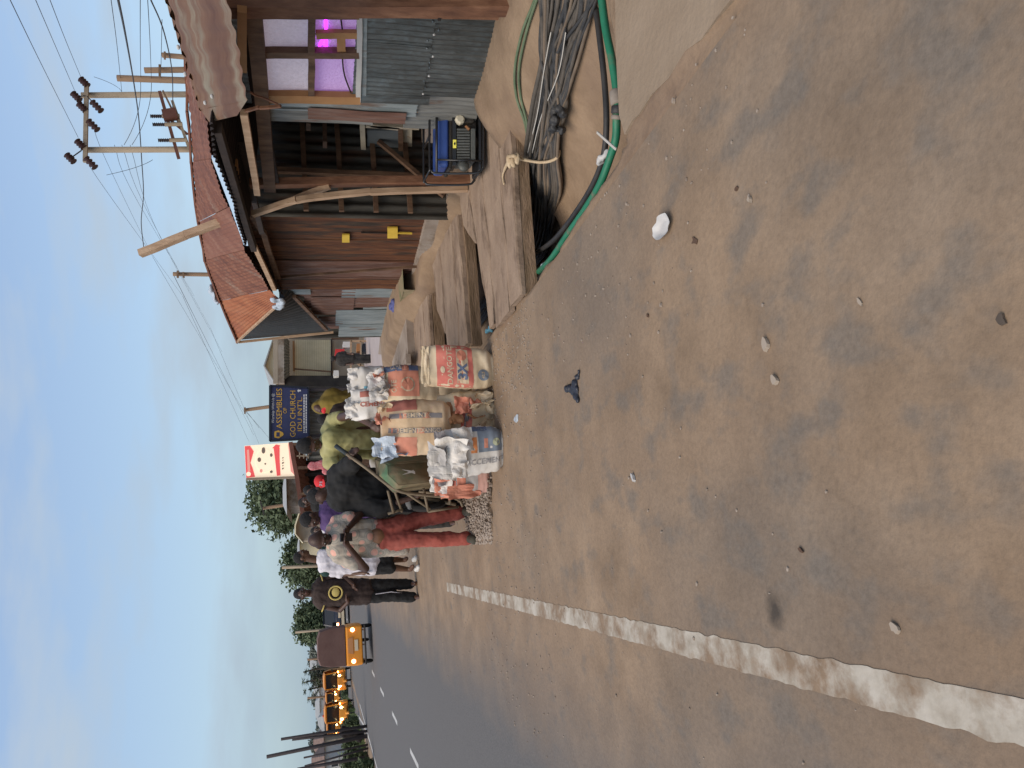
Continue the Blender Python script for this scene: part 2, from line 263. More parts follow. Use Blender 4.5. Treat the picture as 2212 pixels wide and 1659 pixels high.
# road: bare asphalt on the far lanes, dust drifted over the near lane with dark asphalt showing in patches
STAIN = tuple(G(1674, 1318, 0.004))
def road_mat():
    mm = bpy.data.materials.new('road_surface'); mm.use_nodes = True; MATS['road'] = mm
    n = mm.node_tree.nodes; l = mm.node_tree.links; b = n['Principled BSDF']; b.inputs['Roughness'].default_value = 0.93
    t = n.new('ShaderNodeTexCoord'); sx = n.new('ShaderNodeSeparateXYZ'); l.new(t.outputs['Object'], sx.inputs[0])
    def noi(sc, de=6, st=(1,1,1), loc=(0,0,0), ro=0.6):
        p = n.new('ShaderNodeMapping'); p.inputs['Scale'].default_value = st; p.inputs['Location'].default_value = loc; l.new(t.outputs['Object'], p.inputs[0])
        q = n.new('ShaderNodeTexNoise'); q.inputs['Scale'].default_value = sc; q.inputs['Detail'].default_value = de; q.inputs['Roughness'].default_value = ro; l.new(p.outputs[0], q.inputs[0]); return q.outputs[0]
    def ramp(f, cs, po):
        r = n.new('ShaderNodeValToRGB'); e = r.color_ramp.elements
        for i, c in enumerate(cs):
            el = e[i] if i < 2 else e.new(po[i]); el.position = po[i]; el.color = (*c, 1) if not isinstance(c, (int, float)) else (c, c, c, 1)
        l.new(f, r.inputs[0]); return r.outputs[0]
    def mix(f, a, c):
        x = n.new('ShaderNodeMixRGB'); l.new(f, x.inputs[0]); l.new(a, x.inputs[1]); l.new(c, x.inputs[2]); return x.outputs[0]
    def math_(op, a, c):
        x = n.new('ShaderNodeMath'); x.operation = op
        for i, q in enumerate((a, c)):
            if isinstance(q, (int, float)): x.inputs[i].default_value = q
            else: l.new(q, x.inputs[i])
        return x.outputs[0]
    dirt = ramp(noi(2.2), DC, (0.3, 0.5, 0.7))
    brown = ramp(noi(1.1, 5, (1,0.6,1), (5,2,0)), [(0.165,0.11,0.07),(0.24,0.168,0.112)], (0.35,0.7))
    dirt = mix(ramp(noi(0.8, 6, (1,0.5,1), (1,9,0)), [0.0, 0.7], (0.45,0.65)), dirt, brown)
    asp = ramp(noi(60, 3), [(0.085,0.08,0.078),(0.125,0.118,0.113)], (0.3,0.7))
    asp2 = ramp(noi(35, 3), [(0.105,0.095,0.083),(0.145,0.13,0.113)], (0.3,0.7))
    # dark patches where the dust is thin (more of them close to the camera)
    near = ramp(sx.outputs[1], [1.0, 0.0], (0.0, 1.0))
    mr = n.new('ShaderNodeMapRange'); mr.inputs[1].default_value = 1.0; mr.inputs[2].default_value = 6.0; mr.inputs[3].default_value = 0.06; mr.inputs[4].default_value = -0.055
    l.new(sx.outputs[1], mr.inputs[0])
    pm = math_('ADD', noi(4.6, 5, (1.0,0.7,1), (2,4,0), 0.5), mr.outputs[0])
    patch = ramp(pm, [0.0, 0.55], (0.55, 0.68))
    wide = ramp(math_('ADD', noi(0.9, 3, (1,0.7,1), (8,1,0), 0.5), mr.outputs[0]), [0.0, 0.42], (0.44, 0.72))
    sm = ramp(noi(9.0, 4, (1.0,0.6,1), (1,7,0), 0.55), [0.0, 0.35], (0.56, 0.70))
    d2 = mix(wide, dirt, asp2); d2 = mix(patch, d2, asp2); d2 = mix(sm, d2, asp2)
    mu = n.new('ShaderNodeMixRGB'); mu.blend_type = 'MULTIPLY'; mu.inputs[0].default_value = 1.0; l.new(d2, mu.inputs[1]); l.new(ramp(noi(38, 10, ro=0.75), [(.84,.83,.82),(1.0,1.0,1.0),(1.13,1.12,1.1)], (0.3,0.5,0.72)), mu.inputs[2]); d2 = mu.outputs[0]
    # dirt boundary across the road
    w = math_('ADD', sx.outputs[0], math_('MULTIPLY', math_('SUBTRACT', noi(1.3, 5, (1,0.5,1)), 0.5), 0.9))
    mr2 = n.new('ShaderNodeMapRange'); mr2.inputs[1].default_value = -1.55; mr2.inputs[2].default_value = -0.6; l.new(w, mr2.inputs[0])
    col = mix(mr2.outputs[0], asp, d2)
    mr3 = n.new('ShaderNodeMapRange'); mr3.inputs[1].default_value = -6.4; mr3.inputs[2].default_value = -6.65; l.new(w, mr3.inputs[0])
    col = mix(mr3.outputs[0], col, dirt)
    vm = n.new('ShaderNodeVectorMath'); vm.operation = 'DISTANCE'; l.new(t.outputs['Object'], vm.inputs[0]); vm.inputs[1].default_value = STAIN
    dd = math_('ADD', vm.outputs['Value'], math_('MULTIPLY', math_('SUBTRACT', noi(14, 4, ro=0.6), 0.5), 0.09))
    mr4 = n.new('ShaderNodeMapRange'); mr4.inputs[1].default_value = 0.015; mr4.inputs[2].default_value = 0.075; mr4.inputs[3].default_value = 0.85; mr4.inputs[4].default_value = 0.0; l.new(dd, mr4.inputs[0])
    oil = n.new('ShaderNodeRGB'); oil.outputs[0].default_value = (0.035, 0.028, 0.022, 1); col = mix(mr4.outputs[0], col, oil.outputs[0])
    l.new(col, b.inputs['Base Color'])
    bu = n.new('ShaderNodeBump'); bu.inputs['Strength'].default_value = 0.35; bu.inputs['Distance'].default_value = 0.012
    l.new(math_('ADD', noi(45, 5), math_('MULTIPLY', noi(6, 4), 1.5)), bu.inputs['Height']); l.new(bu.outputs[0], b.inputs['Normal'])
road_mat()

# ------------------------------------------------------------------ mesh building
def tagit(o, label=None, cat=None, group=None, kind=None):
    if label: o['label'] = label
    if cat: o['category'] = cat
    if group: o['group'] = group
    if kind: o['kind'] = kind
    return o
def thing(name, label, cat, loc=(0,0,0), rz=0.0, group=None):
    o = bpy.data.objects.new(name, None); COL.objects.link(o); o.location = loc; o.rotation_euler = (0,0,rz); o.empty_display_size = 0.1
    return tagit(o, label, cat, group)
def copy_tree(o, parent=None):
    c = o.copy(); COL.objects.link(c); c.parent = parent
    for ch in list(o.children): copy_tree(ch, c)
    return c
class MB:
    def __init__(s): s.v = []; s.f = []; s.m = []; s.cm = 0
    def add(s, vs, fs, mi=None):
        b = len(s.v); s.v += [tuple(p) for p in vs]; mi = s.cm if mi is None else mi
        for f in fs: s.f.append(tuple(b+i for i in f)); s.m.append(mi)
        return s
    def box(s, c, size, rot=None, mi=None):
        hx, hy, hz = (q/2 for q in size); c = Vector(c); vs = []
        for x in (-hx, hx):
            for y in (-hy, hy):
                for z in (-hz, hz):
                    p = Vector((x, y, z))
                    if rot is not None: p = rot @ p
                    vs.append(c+p)
        return s.add(vs, [(0,1,3,2),(4,6,7,5),(0,4,5,1),(2,3,7,6),(0,2,6,4),(1,5,7,3)], mi)
    def bar(s, a, b, w, h, up=(0,0,1), mi=None, wob=0.0, seg=1):
        a = Vector(a); b = Vector(b); d = (b-a).normalized(); up = Vector(up)
        if abs(d.dot(up)) > 0.97: up = Vector((1,0,0))
        r = d.cross(up).normalized(); u = r.cross(d)
        vs = []; fs = []
        for k in range(seg+1):
            p = a.lerp(b, k/seg) + (r*random.uniform(-wob,wob)+u*random.uniform(-wob,wob))
            for sx, sy in ((-1,-1),(1,-1),(1,1),(-1,1)): vs.append(p+r*(sx*w/2)+u*(sy*h/2))
        for k in range(seg):
            for q in range(4): fs.append((k*4+q, k*4+(q+1)%4, k*4+4+(q+1)%4, k*4+4+q))
        fs.append((3,2,1,0)); e = seg*4; fs.append((e,e+1,e+2,e+3))
        return s.add(vs, fs, mi)
    def tube(s, pts, r, n=8, mi=None, caps=True):
        pts = [Vector(p) for p in pts]; N = len(pts); rs = r if isinstance(r, (list, tuple)) else [r]*N
        t0 = (pts[1]-pts[0]).normalized(); up = Vector((0,0,1)) if abs(t0.z) < 0.9 else Vector((1,0,0)); x = t0.cross(up).normalized()
        vs = []; fs = []
        for i in range(N):
            t = (pts[min(i+1,N-1)]-pts[max(i-1,0)])
            if t.length < 1e-9: t = t0
            t.normalize(); x = (x - t*x.dot(t)).normalized(); y = t.cross(x)
            for k in range(n):
                a = 2*math.pi*k/n; vs.append(pts[i]+(x*math.cos(a)+y*math.sin(a))*rs[i])
        for i in range(N-1):
            for k in range(n): fs.append((i*n+k, i*n+(k+1)%n, (i+1)*n+(k+1)%n, (i+1)*n+k))
        if caps: fs.append(tuple(reversed(range(n)))); fs.append(tuple((N-1)*n+k for k in range(n)))
        return s.add(vs, fs, mi)
    def ball(s, c, r, n=10, mn=6, rot=None, mi=None):
        c = Vector(c); r = r if isinstance(r, (list, tuple)) else (r,r,r); vs = []; fs = []
        vs.append(Vector((0,0,1)))
        for i in range(1, mn):
            th = math.pi*i/mn
            for k in range(n): ph = 2*math.pi*k/n; vs.append(Vector((math.sin(th)*math.cos(ph), math.sin(th)*math.sin(ph), math.cos(th))))
        vs.append(Vector((0,0,-1))); out = []
        for v in vs:
            p = Vector((v.x*r[0], v.y*r[1], v.z*r[2]))
            if rot is not None: p = rot @ p
            out.append(c+p)
        for k in range(n): fs.append((0, 1+k, 1+(k+1)%n))
        for i in range(mn-2):
            for k in range(n): fs.append((1+i*n+k, 1+(i+1)*n+k, 1+(i+1)*n+(k+1)%n, 1+i*n+(k+1)%n))
        L = len(vs)-1; b = 1+(mn-2)*n
        for k in range(n): fs.append((L, b+(k+1)%n, b+k))
        return s.add(out, fs, mi)
    def cap(s, a, b, ra, rb, n=12):
        a = Vector(a); b = Vector(b); d = b-a
        if d.length < 1e-6: return s.ball(a, ra)
        d.normalize(); pts = []; rs = []
        for k in range(4): th = math.pi/2*(k+0.15)/4; pts.append(a-d*ra*math.cos(th)); rs.append(ra*math.sin(th))
        pts.append(a); rs.append(ra); pts.append(b); rs.append(rb)
        for k in range(3,-1,-1): th = math.pi/2*(k+0.15)/4; pts.append(b+d*rb*math.cos(th)); rs.append(rb*math.sin(th))
        return s.tube(pts, rs, n)
    def grid(s, fn, nu, nv, mi=None):
        vs = [fn(i/nu, j/nv) for j in range(nv+1) for i in range(nu+1)]
        fs = [(j*(nu+1)+i, j*(nu+1)+i+1, (j+1)*(nu+1)+i+1, (j+1)*(nu+1)+i) for j in range(nv) for i in range(nu)]
        return s.add(vs, fs, mi)
    def corr(s, A, B, C_, D, period=0.076, amp=0.009, nv=6, dent=0.0, mi=None, ragged=0.0):
        # corners A(u0v0) B(u1v0) C(u1v1) D(u0v1); ridges run along v
        A, B, C_, D = map(Vector, (A, B, C_, D)); L = ((B-A).length+(C_-D).length)/2; nw = max(1, round(L/period)); nu = nw*6
        nrm = (B-A).cross(D-A).normalized()
        def fn(u, v):
            vv = v
            if ragged and v in (0.0, 1.0): vv = v + random.uniform(-1, 1)*ragged
            p = A.lerp(B, u).lerp(D.lerp(C_, u), vv)
            return p + nrm*(amp*math.sin(u*nw*2*math.pi) + dent*nz3(p, 3.0))
        return s.grid(fn, nu, nv, mi)
    def prism(s, poly, ext, mi=None):
        ext = Vector(ext); n = len(poly); vs = [Vector(p) for p in poly]+[Vector(p)+ext for p in poly]
        fs = [tuple(reversed(range(n))), tuple(range(n, 2*n))]+[(i, (i+1)%n, n+(i+1)%n, n+i) for i in range(n)]
        return s.add(vs, fs, mi)
    def build(s, name, mats, parent=None, local=False, smooth=False):
        me = bpy.data.meshes.new(name); off = Vector((0,0,0))
        if parent is not None and not local:
            p = parent
            while p is not None: off += Vector(p.location); p = p.parent
        me.from_pydata([(x-off.x, y-off.y, z-off.z) for x, y, z in s.v], [], s.f)
        if isinstance(mats, str): mats = [mats]
        for q in mats: me.materials.append(MATS[q])
        me.polygons.foreach_set('material_index', s.m)
        if smooth: me.polygons.foreach_set('use_smooth', [True]*len(me.polygons))
        me.update()
        o = bpy.data.objects.new(name, me); COL.objects.link(o)
        if parent is not None: o.parent = parent
        return o
def struct(name, mb, mats, **k): return tagit(mb.build(name, mats, **k), kind='structure')
def lone(name, label, cat, mb, mats, group=None, smooth=False, origin=None):
    o = mb.build(name, mats, smooth=smooth)
    # origin at the base of the thing
    xs = [v.co for v in o.data.vertices]; c = sum(xs, Vector())/len(xs); c.z = min(v.z for v in xs)
    o.data.transform(Matrix.Translation(-c)); o.location = c
    return tagit(o, label, cat, group)
def text_mesh(txt, size, bold=0.0, align='CENTER'):
    cu = bpy.data.curves.new('t', 'FONT'); cu.body = txt; cu.size = size; cu.offset = bold; cu.align_x = align; cu.align_y = 'CENTER'; cu.resolution_u = 2
    o = bpy.data.objects.new('t', cu); COL.objects.link(o); dg = bpy.context.evaluated_depsgraph_get(); me = bpy.data.meshes.new_from_object(o.evaluated_get(dg))
    vs = [v.co.copy() for v in me.vertices]; fs = [tuple(p.vertices) for p in me.polygons]
    bpy.data.objects.remove(o); bpy.data.curves.remove(cu); bpy.data.meshes.remove(me); return vs, fs
def remeshed(mb, name, mats, voxel, parent=None, smooth_it=4, disp=None):
    me = bpy.data.meshes.new('tmp'); me.from_pydata(mb.v, [], mb.f); o = bpy.data.objects.new('tmp', me); COL.objects.link(o)
    r = o.modifiers.new('r', 'REMESH'); r.mode = 'VOXEL'; r.voxel_size = voxel; r.adaptivity = 0
    sm = o.modifiers.new('s', 'SMOOTH'); sm.factor = 0.5; sm.iterations = smooth_it
    dg = bpy.context.evaluated_depsgraph_get(); m2 = bpy.data.meshes.new_from_object(o.evaluated_get(dg)); bpy.data.objects.remove(o); bpy.data.meshes.remove(me)
    if disp:
        cs = [disp(v.co, v.normal) for v in m2.vertices]
        for v, c in zip(m2.vertices, cs): v.co = c
    for q in ([mats] if isinstance(mats, str) else mats): m2.materials.append(MATS[q])
    m2.polygons.foreach_set('use_smooth', [True]*len(m2.polygons)); m2.name = name
    off = Vector((0,0,0)); p = parent
    while p is not None: off += Vector(p.location); p = p.parent
    m2.transform(Matrix.Translation(-off)); m2.update()
    o2 = bpy.data.objects.new(name, m2); COL.objects.link(o2)
    if parent is not None: o2.parent = parent
    return o2
def spline(pts, k=6):
    P = [Vector(p) for p in pts]; out = []
    for i in range(len(P)-1):
        a = P[max(i-1,0)]; b = P[i]; c = P[i+1]; d = P[min(i+2,len(P)-1)]
        for j in range(k):
            t = j/k; out.append(0.5*((2*b)+(c-a)*t+(2*a-5*b+4*c-d)*t*t+(3*b-a-3*c+d)*t*t*t))
    out.append(P[-1]); return out
# ================================================================== GROUND, ROAD, DITCH
def sst(a, b, x):
    x = max(0.0, min(1.0, (x-a)/(b-a))); return x*x*(3-2*x)
def GH(t, s):
    n1 = nz3((t, s, 0), 0.9)*0.03 + nz3((t, s, 0), 3.5, 4)*0.012
    e = 1.83 + 0.035*nz3((0, s, 0), 2.5, 3) + 0.05*nz3((0, s, 0), 0.7, 9)
    right = 0.10 if s < 9.8 else 0.10 + 0.2*sst(9.8, 10.6, s)*(1-sst(13.4, 15.5, s))
    if t < e-0.01: return 0.0 + (n1*0.5-0.012 if t > 1.72 or t < -6.6 else -0.03)
    # bank against the walls
    if s < 5.2: bk = -0.40 + 0.62*sst(2.25, 3.45, t)
    else:
        hol = sst(6.9, 7.3, s)*(1-sst(9.0, 9.6, s))*0.42; bk = -0.46 + 0.05*sst(2, 3, t) + (right+0.42)*sst(3.25+hol, 3.6+hol*.8, t)
        if s > 9.6: bk += 0.25*sst(9.6, 10.5, s)*sst(2.3, 3.1, t)*(1-sst(3.3, 3.6, t))
    drop = sst(e-0.01, e+0.05, t); open_ = sst(3.02+0.05*nz3((t*2,0,0),1), 3.12+0.05*nz3((t*2,0,0),1), s)*(1-sst(15.0, 15.6, s))
    base = 0.0 if t < 3.0 else right*sst(3.0, 3.5, t)
    z = base + (bk-base)*drop*open_ + n1
    if t > 3.5 and s > 15: z = 0.05*sst(15.6,15,s) - 0.02 + n1*0.3
    return z
ts = [-600,-300,-150,-80,-45,-30,-20,-14,-10,-8,-7.2,-6.8,-6.4,-4,-2,0,1.0,1.5,1.62,1.7,1.74,1.78]+[1.80+0.02*i for i in range(10)]+[2.02+0.05*i for i in range(36)]+[3.9,4.2,4.6,5.2,6,8,11,16,25,40,80,160,400]
ss = [-60,-30,-15,-8,-4,-2,0,1,1.8,2.4,2.8]+[2.9+0.025*i for i in range(12)]+[3.22+0.07*i for i in range(172)]+[15.3+0.1*i for i in range(8)]+[16.3,17.5,19,21,24,28,33,40,50,65,90,130,200,400,900]
mb = MB(); nu = len(ts)
mb.add([(t, s, GH(t, s)) for s in ss for t in ts], [(j*nu+i, j*nu+i+1, (j+1)*nu+i+1, (j+1)*nu+i) for j in range(len(ss)-1) for i in range(nu-1)])
struct('ground', mb, 'soil', smooth=True)
mb = MB()
mb.grid(lambda u, v: (-6.75+u*8.49+(0.03*nz3((0, v*960, 0), 2, 1) if u == 1 else 0), -40+v*960 if v*960 > 80 else -40+v*960, 0.004), 24, 480)
struct('road', mb, 'road')
# painted lines
def strip(name, t0, w, s0, s1, z=0.0062, m_='paint_white', n=None, rag=0.012):
    n = n or max(2, int((s1-s0)/0.025)); b = MB(); vs = []
    for i in range(n+1):
        s = s0+(s1-s0)*i/n
        if name == 'edge_line': t0 = -0.475+0.0165*s
        vs.append((t0-w/2+rag*nz3((0, s, 0), 14, 2), s, z)); vs.append((t0+w/2+rag*nz3((0, s, 0), 14, 7), s, z))
    b.add(vs, [(2*i, 2*i+1, 2*i+3, 2*i+2) for i in range(n)])
    return struct(name, b, m_)
strip('edge_line', -0.375, 0.105, -3.0, 9.6)
k = 0
for s0 in [6.2, 10.2, 14.2, 18.2, 22.2, 26.2, 30.2, 34.2, 38.2, 44, 50, 56, 62, 70, 78, 86]:
    strip('centre_line_dash', -3.38, 0.10, s0, s0+1.35, m_='paint_white_far', n=6)
strip('far_edge_line', -6.32, 0.10, 6, 40, m_='paint_white_far', n=60)
bend = [(-6.7,31),(-6.95,36),(-7.6,42),(-9.2,52),(-12.5,66),(-18,84),(-28,110),(-42,140)]
mb = MB(); mb.add([(x, y, .002) for x, y in bend]+[(x+(6 if y > 60 else 1.5)*1.3, y, .002) for x, y in bend], [(i, i+8, i+9, i+1) for i in range(7)]); struct('road', mb, 'asphalt_far')
mb = MB(); mb.add([(x+(.3 if i else .36), y, .0065) for i, (x, y) in enumerate(bend)]+[(x+(.42 if i else .46), y, .0065) for i, (x, y) in enumerate(bend)], [(i, i+8, i+9, i+1) for i in range(7)]); struct('far_edge_line', mb, 'paint_white_far')

b = MB(); b.prism([G(X,Y,-.03) for X, Y in ((1349,-160),(1347,0),(1349,120),(1356,250),(1368,292),(1384,262),(1402,245),(1428,205),(1466,170),(1502,112),(1536,88),(1572,40),(1612,-10),(1720,-160))], (0,0,.044))
struct('culvert_slab', b, 'slab_sand')
# litter on the road
def blob_poly(c, rx, ry, n=14, rot=0.0, jag=0.25, z=0.012, h=0.0):
    pts = []
    for i in range(n):
        a = 2*math.pi*i/n; r = 1+random.uniform(-jag, jag); x = rx*r*math.cos(a); y = ry*r*math.sin(a)
        pts.append((c[0]+x*math.cos(rot)-y*math.sin(rot), c[1]+x*math.sin(rot)+y*math.cos(rot), z))
    return pts
# white foam plate, crushed
c = G(1440, 490)
def platef(u, v):
    a = u*2*math.pi; r = 0.062*v*(1+0.10*nz3((math.cos(a), math.sin(a), 0), 2)*v)
    z = 0.008+0.022*sst(0.55, 1.0, v)*(1+0.6*nz3((math.cos(a)*1.3, math.sin(a)*1.3, 3), 1.4))
    return (c.x+r*math.cos(a)*0.8, c.y+r*math.sin(a)*1.3, z)
mb = MB(); mb.grid(platef, 30, 7); lone('foam_plate', 'crushed white foam plate lying on the dusty road', 'plate', mb, 'plastic_white', smooth=True)
# black polythene bag, wind-shaped
mb = MB()
for (X, Y, r) in ((1224,840,.018),(1232,838,.024),(1239,843,.022),(1245,856,.020),(1249,866,.014),(1242,828,.020),(1247,813,.017),(1250,802,.012),(1240,836,.024),(1246,842,.014)):
    c = G(X, Y, .012); mb.ball(c, (r*1.25, r*1.6, r*.9))
remeshed(mb, 'plastic_bag', 'plastic_black', 0.009, disp=lambda p, n: p+n*(0.012*nz3(p, 28)))
o = COL.objects['plastic_bag']; tagit(o, 'crumpled black polythene bag in the middle of the road', 'plastic bag')
def scrap(X, Y, rx, ry, m_, name, label, cat, rot=0.0, ht=0.01, jag=0.3):
    c = G(X, Y); b = MB()
    b.prism(blob_poly((c.x, c.y), rx, ry, 11, rot, jag, z=0.006), (0.3*ht, 0, ht)); return lone(name, label, cat, b, m_)
scrap(1373, 1032, .026, .009, 'plastic_white', 'paper_scrap', 'small curled white scrap on the road between the black bag and the painted line', 'scrap', 0.4, 0.014)
scrap(1118, 905, .022, .05, 'clear_plastic', 'plastic_sachet', 'flattened clear water sachet in front of the cement bags', 'sachet', 0.2, 0.012)
scrap(1660, 745, .021, .017, 'litter_pale', 'paper_scrap', 'larger pale crumpled scrap straight below the black bag', 'scrap', 0, 0.012)
scrap(1680, 822, .018, .014, 'litter_pale', 'paper_scrap', 'yellowish crumpled scrap beside the larger pale scrap', 'scrap', 1, 0.012)
scrap(1735, 1188+0, .012, .006, 'litter_brown', 'dry_leaf', 'tiny dark leaf near the left side of the round oil stain', 'leaf', 1, 0.006)
scrap(1862, 652, .014, .005, 'litter_pale', 'paper_scrap', 'thin pale sliver of paper at the right of the near road', 'scrap', 0.5, 0.004)
scrap(1940, 1357, .014, .012, 'litter_pale', 'paper_scrap', 'pale round scrap close to the painted line at the near edge', 'scrap', 0.5, 0.008)
scrap(1626, 433, .010, .008, 'litter_pale', 'pebble', 'small pale pebble between the foam plate and the ditch corner', 'pebble', 0, 0.012)
scrap(1460, 219, .010, .008, 'stone', 'pebble', 'small pebble on the sand slab near the green pipe', 'pebble', 0, 0.01)
scrap(1595, 408, .008, .012, 'litter_brown', 'dry_leaf', 'brown leaf fragment right of the foam plate', 'leaf', 0, 0.004)
scrap(1403, 682, .008, .006, 'litter_brown', 'dry_leaf', 'dark leaf fragment between the foam plate and the black bag', 'leaf', 0, 0.006)
scrap(1505, 520, .032, .022, 'litter_brown', 'dry_leaf', 'brown dung-like smear below the foam plate', 'smear', 0.6, 0.003, 0.6)
scrap(1432, 660, .009, .007, 'stone', 'pebble', 'dark pebble right of the black bag', 'pebble', 0, 0.008)
scrap(2170, 693, .012, .012, 'stain', 'pebble', 'black lump near the bottom right of the road', 'pebble', 0, 0.006)
# round oil stain, a thin film of its own shape
def stain(X, Y, rx, ry, label, rot=0.0):
    c = G(X, Y); b = MB(); pts = blob_poly((c.x, c.y), rx, ry, 26, rot, 0.28, z=0.0065); b.add(pts, [tuple(range(len(pts)))])
    return tagit(b.build('stain', 'stain'), label, kind='structure')
# small pebbles scattered at the ditch edge and shoulder: nobody could count them
mb = MB()
for i in range(1500):
    s = random.choice([random.uniform(4.9, 7.2), random.uniform(2, 14)]); t = random.gauss(1.45, 0.28) if random.random() < 0.6 else random.uniform(-1.4, 1.75)
    if t > 1.76: continue
    r = random.uniform(0.003, 0.009); mb.ball((t, s, 0.004+r*0.4), (r*random.uniform(.7,1.4), r, r*0.7), 5, 3)
tagit(mb.build('loose_gravel', 'stone'), 'loose pebbles scattered along the dusty shoulder', kind='stuff')
# gravel heap left of the bags
mb = MB()
for i in range(1500):
    X = random.uniform(1010, 1066); Y = random.uniform(1030, 1175); 
    if (X-1040)/30 > 1.0-0.3*random.random() : continue
    p = G(X, Y); d = abs((Y-1085)/75); h = 0.05*max(0, 1-d*d)*random.random(); r = random.uniform(0.007, 0.017)
    mb.ball((p.x, p.y, h+0.006), (r*random.uniform(.7,1.4), r, r*random.uniform(.6,1)), 5, 3)
tagit(mb.build('gravel_heap', 'stone'), 'low heap of broken gravel beside the cement bags', kind='stuff')

# ------------------------------------------------------------------ plank bridges over the ditch
def plank(c0, c1, c2, c3, z, th, parent, m_='wood_plank'):
    # four corners (t,s) of one board's top
    b = MB(); L = 8; vs = []
    for i in range(L+1):
        u = i/L
        a = Vector((c0[0]+(c1[0]-c0[0])*u, c0[1]+(c1[1]-c0[1])*u, 0)); d = Vector((c3[0]+(c2[0]-c3[0])*u, c3[1]+(c2[1]-c3[1])*u, 0))
        for w in (0.0, 0.02, 0.5, 0.98, 1.0):
            p = a.lerp(d, w); zz = z + 0.014*nz3(p, 2.3) + 0.006*nz3(p, 9) - (0.012 if w in (0.0, 1.0) else 0); e = 0.014*nz3(p, 5, 3) if w in (0,1) else 0
            vs.append((p.x+e, p.y+e*1.5, zz))
        for w in (0.0, 1.0): p = a.lerp(d, w); e = 0.014*nz3(p, 5, 3); vs.append((p.x+e, p.y+e*1.5, z-th))
    fs = []
    for i in range(L):
        o = i*7; q = o+7
        for k in range(4): fs.append((o+k, q+k, q+k+1, o+k+1))
        fs += [(o+5, q+5, q, o), (o+4, q+4, q+6, o+6), (o+6, q+6, q+5, o+5)]
    fs += [(0,1,2,3,4,6,5)]; o = L*7; fs += [(o+5,o+6,o+4,o+3,o+2,o+1,o)]
    b.add(vs, fs); return b.build('plank', m_, parent)
def bridge(label, loc, planks, z, th, beams):
    br = thing('plank_bridge', label, 'bridge', loc, group='dust covered plank bridges over the ditch')
    for pl in planks: plank(*pl[:4], z+(pl[4] if len(pl) > 4 else 0), th, br)
    for (a, b_, w, h) in beams:
        q = MB(); q.bar(a, b_, w, h, wob=0.004, seg=6); q.build('beam', 'wood_edge', br)
    return br
z1 = 0.03
bridge('nearest dusty plank bridge across the ditch beside the blue generator', (2.6, 5.8, 0), [
    ((1.80,5.02),(3.70,4.80),(3.70,5.14),(1.80,5.30)), ((1.77,5.315),(3.72,5.155),(3.72,5.46),(1.79,5.60),0.008), ((1.79,5.61),(3.66,5.47),(3.66,5.80),(1.80,5.84),-0.004),
    ((1.84,5.85),(3.7,5.81),(3.72,6.12),(1.86,6.06),0.006), ((2.05,6.07),(3.72,6.13),(3.70,6.45),(2.62,6.28),-0.003), ((2.75,6.33),(3.72,6.46),(3.72,6.86),(3.15,6.80),0.004)],
    z1, 0.045, [((1.80,5.06,-0.06),(3.5,4.86,-0.06),0.07,0.085), ((1.82,5.15,-0.075),(2.9,5.03,-0.075),0.06,0.075), ((2.3,5.1,-0.09),(2.3,6.1,-0.09),0.08,0.07), ((3.2,5.0,-0.09),(3.2,6.7,-0.09),0.08,0.07)])
bridge('middle plank bridge with a split board behind the first one', (2.7, 8.0, 0), [
    ((2.02,7.02),(3.35,7.00),(3.4,7.28),(2.02,7.40)), ((2.02,7.42),(3.4,7.29),(3.45,7.72),(2.05,7.75),0.006), ((2.05,7.76),(3.45,7.73),(3.5,8.15),(2.3,8.12),-0.003), ((2.45,8.13),(3.5,8.17),(3.5,8.75),(2.9,8.6),0.004)],
    z1+0.01, 0.05, [((2.0,7.04,-0.06),(3.4,6.99,-0.06),0.09,0.10), ((2.6,7.1,-0.1),(2.6,8.3,-0.1),0.08,0.07)])
bridge('third plank bridge, farthest along the ditch below the grey sheet wall', (2.8, 9.9, 0), [
    ((2.10,9.30),(3.3,9.20),(3.35,9.62),(2.12,9.75)), ((2.12,9.77),(3.35,9.64),(3.4,10.15),(2.3,10.2),0.006), ((2.35,10.22),(3.4,10.17),(3.45,10.8),(2.7,10.7),0)],
    z1+0.03, 0.05, [((2.08,9.32,-0.06),(3.3,9.2,-0.06),0.09,0.12)])
# low mud and concrete retaining wall below the grey sheet wall
def rough_block(name, label, cat, pts, ext, m_, group=None):
    b = MB(); b.prism(pts, ext); o = lone(name, label, cat, b, m_, group); return o
b = MB()
b.grid(lambda u, v: (3.62+0.05*nz3((v,u*4,0),2)+0.12*v*(1-v), 9.9+u*3.9, -0.35+v*0.62+0.03*nz3((u*5,v,0),2)), 24, 8)
b.grid(lambda u, v: (3.62+v*0.42, 9.9+u*3.9, 0.27+0.02*nz3((u*9,v*3,1),2)+0.03*nz3((u*5,1,0),2)), 24, 3)
lone('retaining_wall', 'crumbling mossy mud retaining wall below the grey sheet wall', 'wall', b, 'mossy')
b = MB(); b.box((3.02, 11.9, -0.08), (0.9, 2.4, 0.5)); b.box((2.72, 12.0, 0.20), (0.14, 3.1, 0.07), rot=Matrix.Rotation(0.05,3,'Z'))
lone('ditch_slab', 'worn concrete ditch slab with a raised lip behind the third bridge', 'slab', b, 'concrete')
mb = MB(); c = G(1005, 520, -.22); random.seed(19)
for i in range(10): mb.ball(c+Vector((random.uniform(-.22,.22), random.uniform(-.28,.3), random.uniform(-.1,.08))), (.17,.2,.13))
o = remeshed(mb, 'mud_lump', 'soil', 0.03, disp=lambda p, n: p+n*(0.05*nz3(p, 4)+.02*nz3(p, 13))); tagit(o, 'tan lump of earth and broken concrete between the first and middle plank bridges', 'rubble')
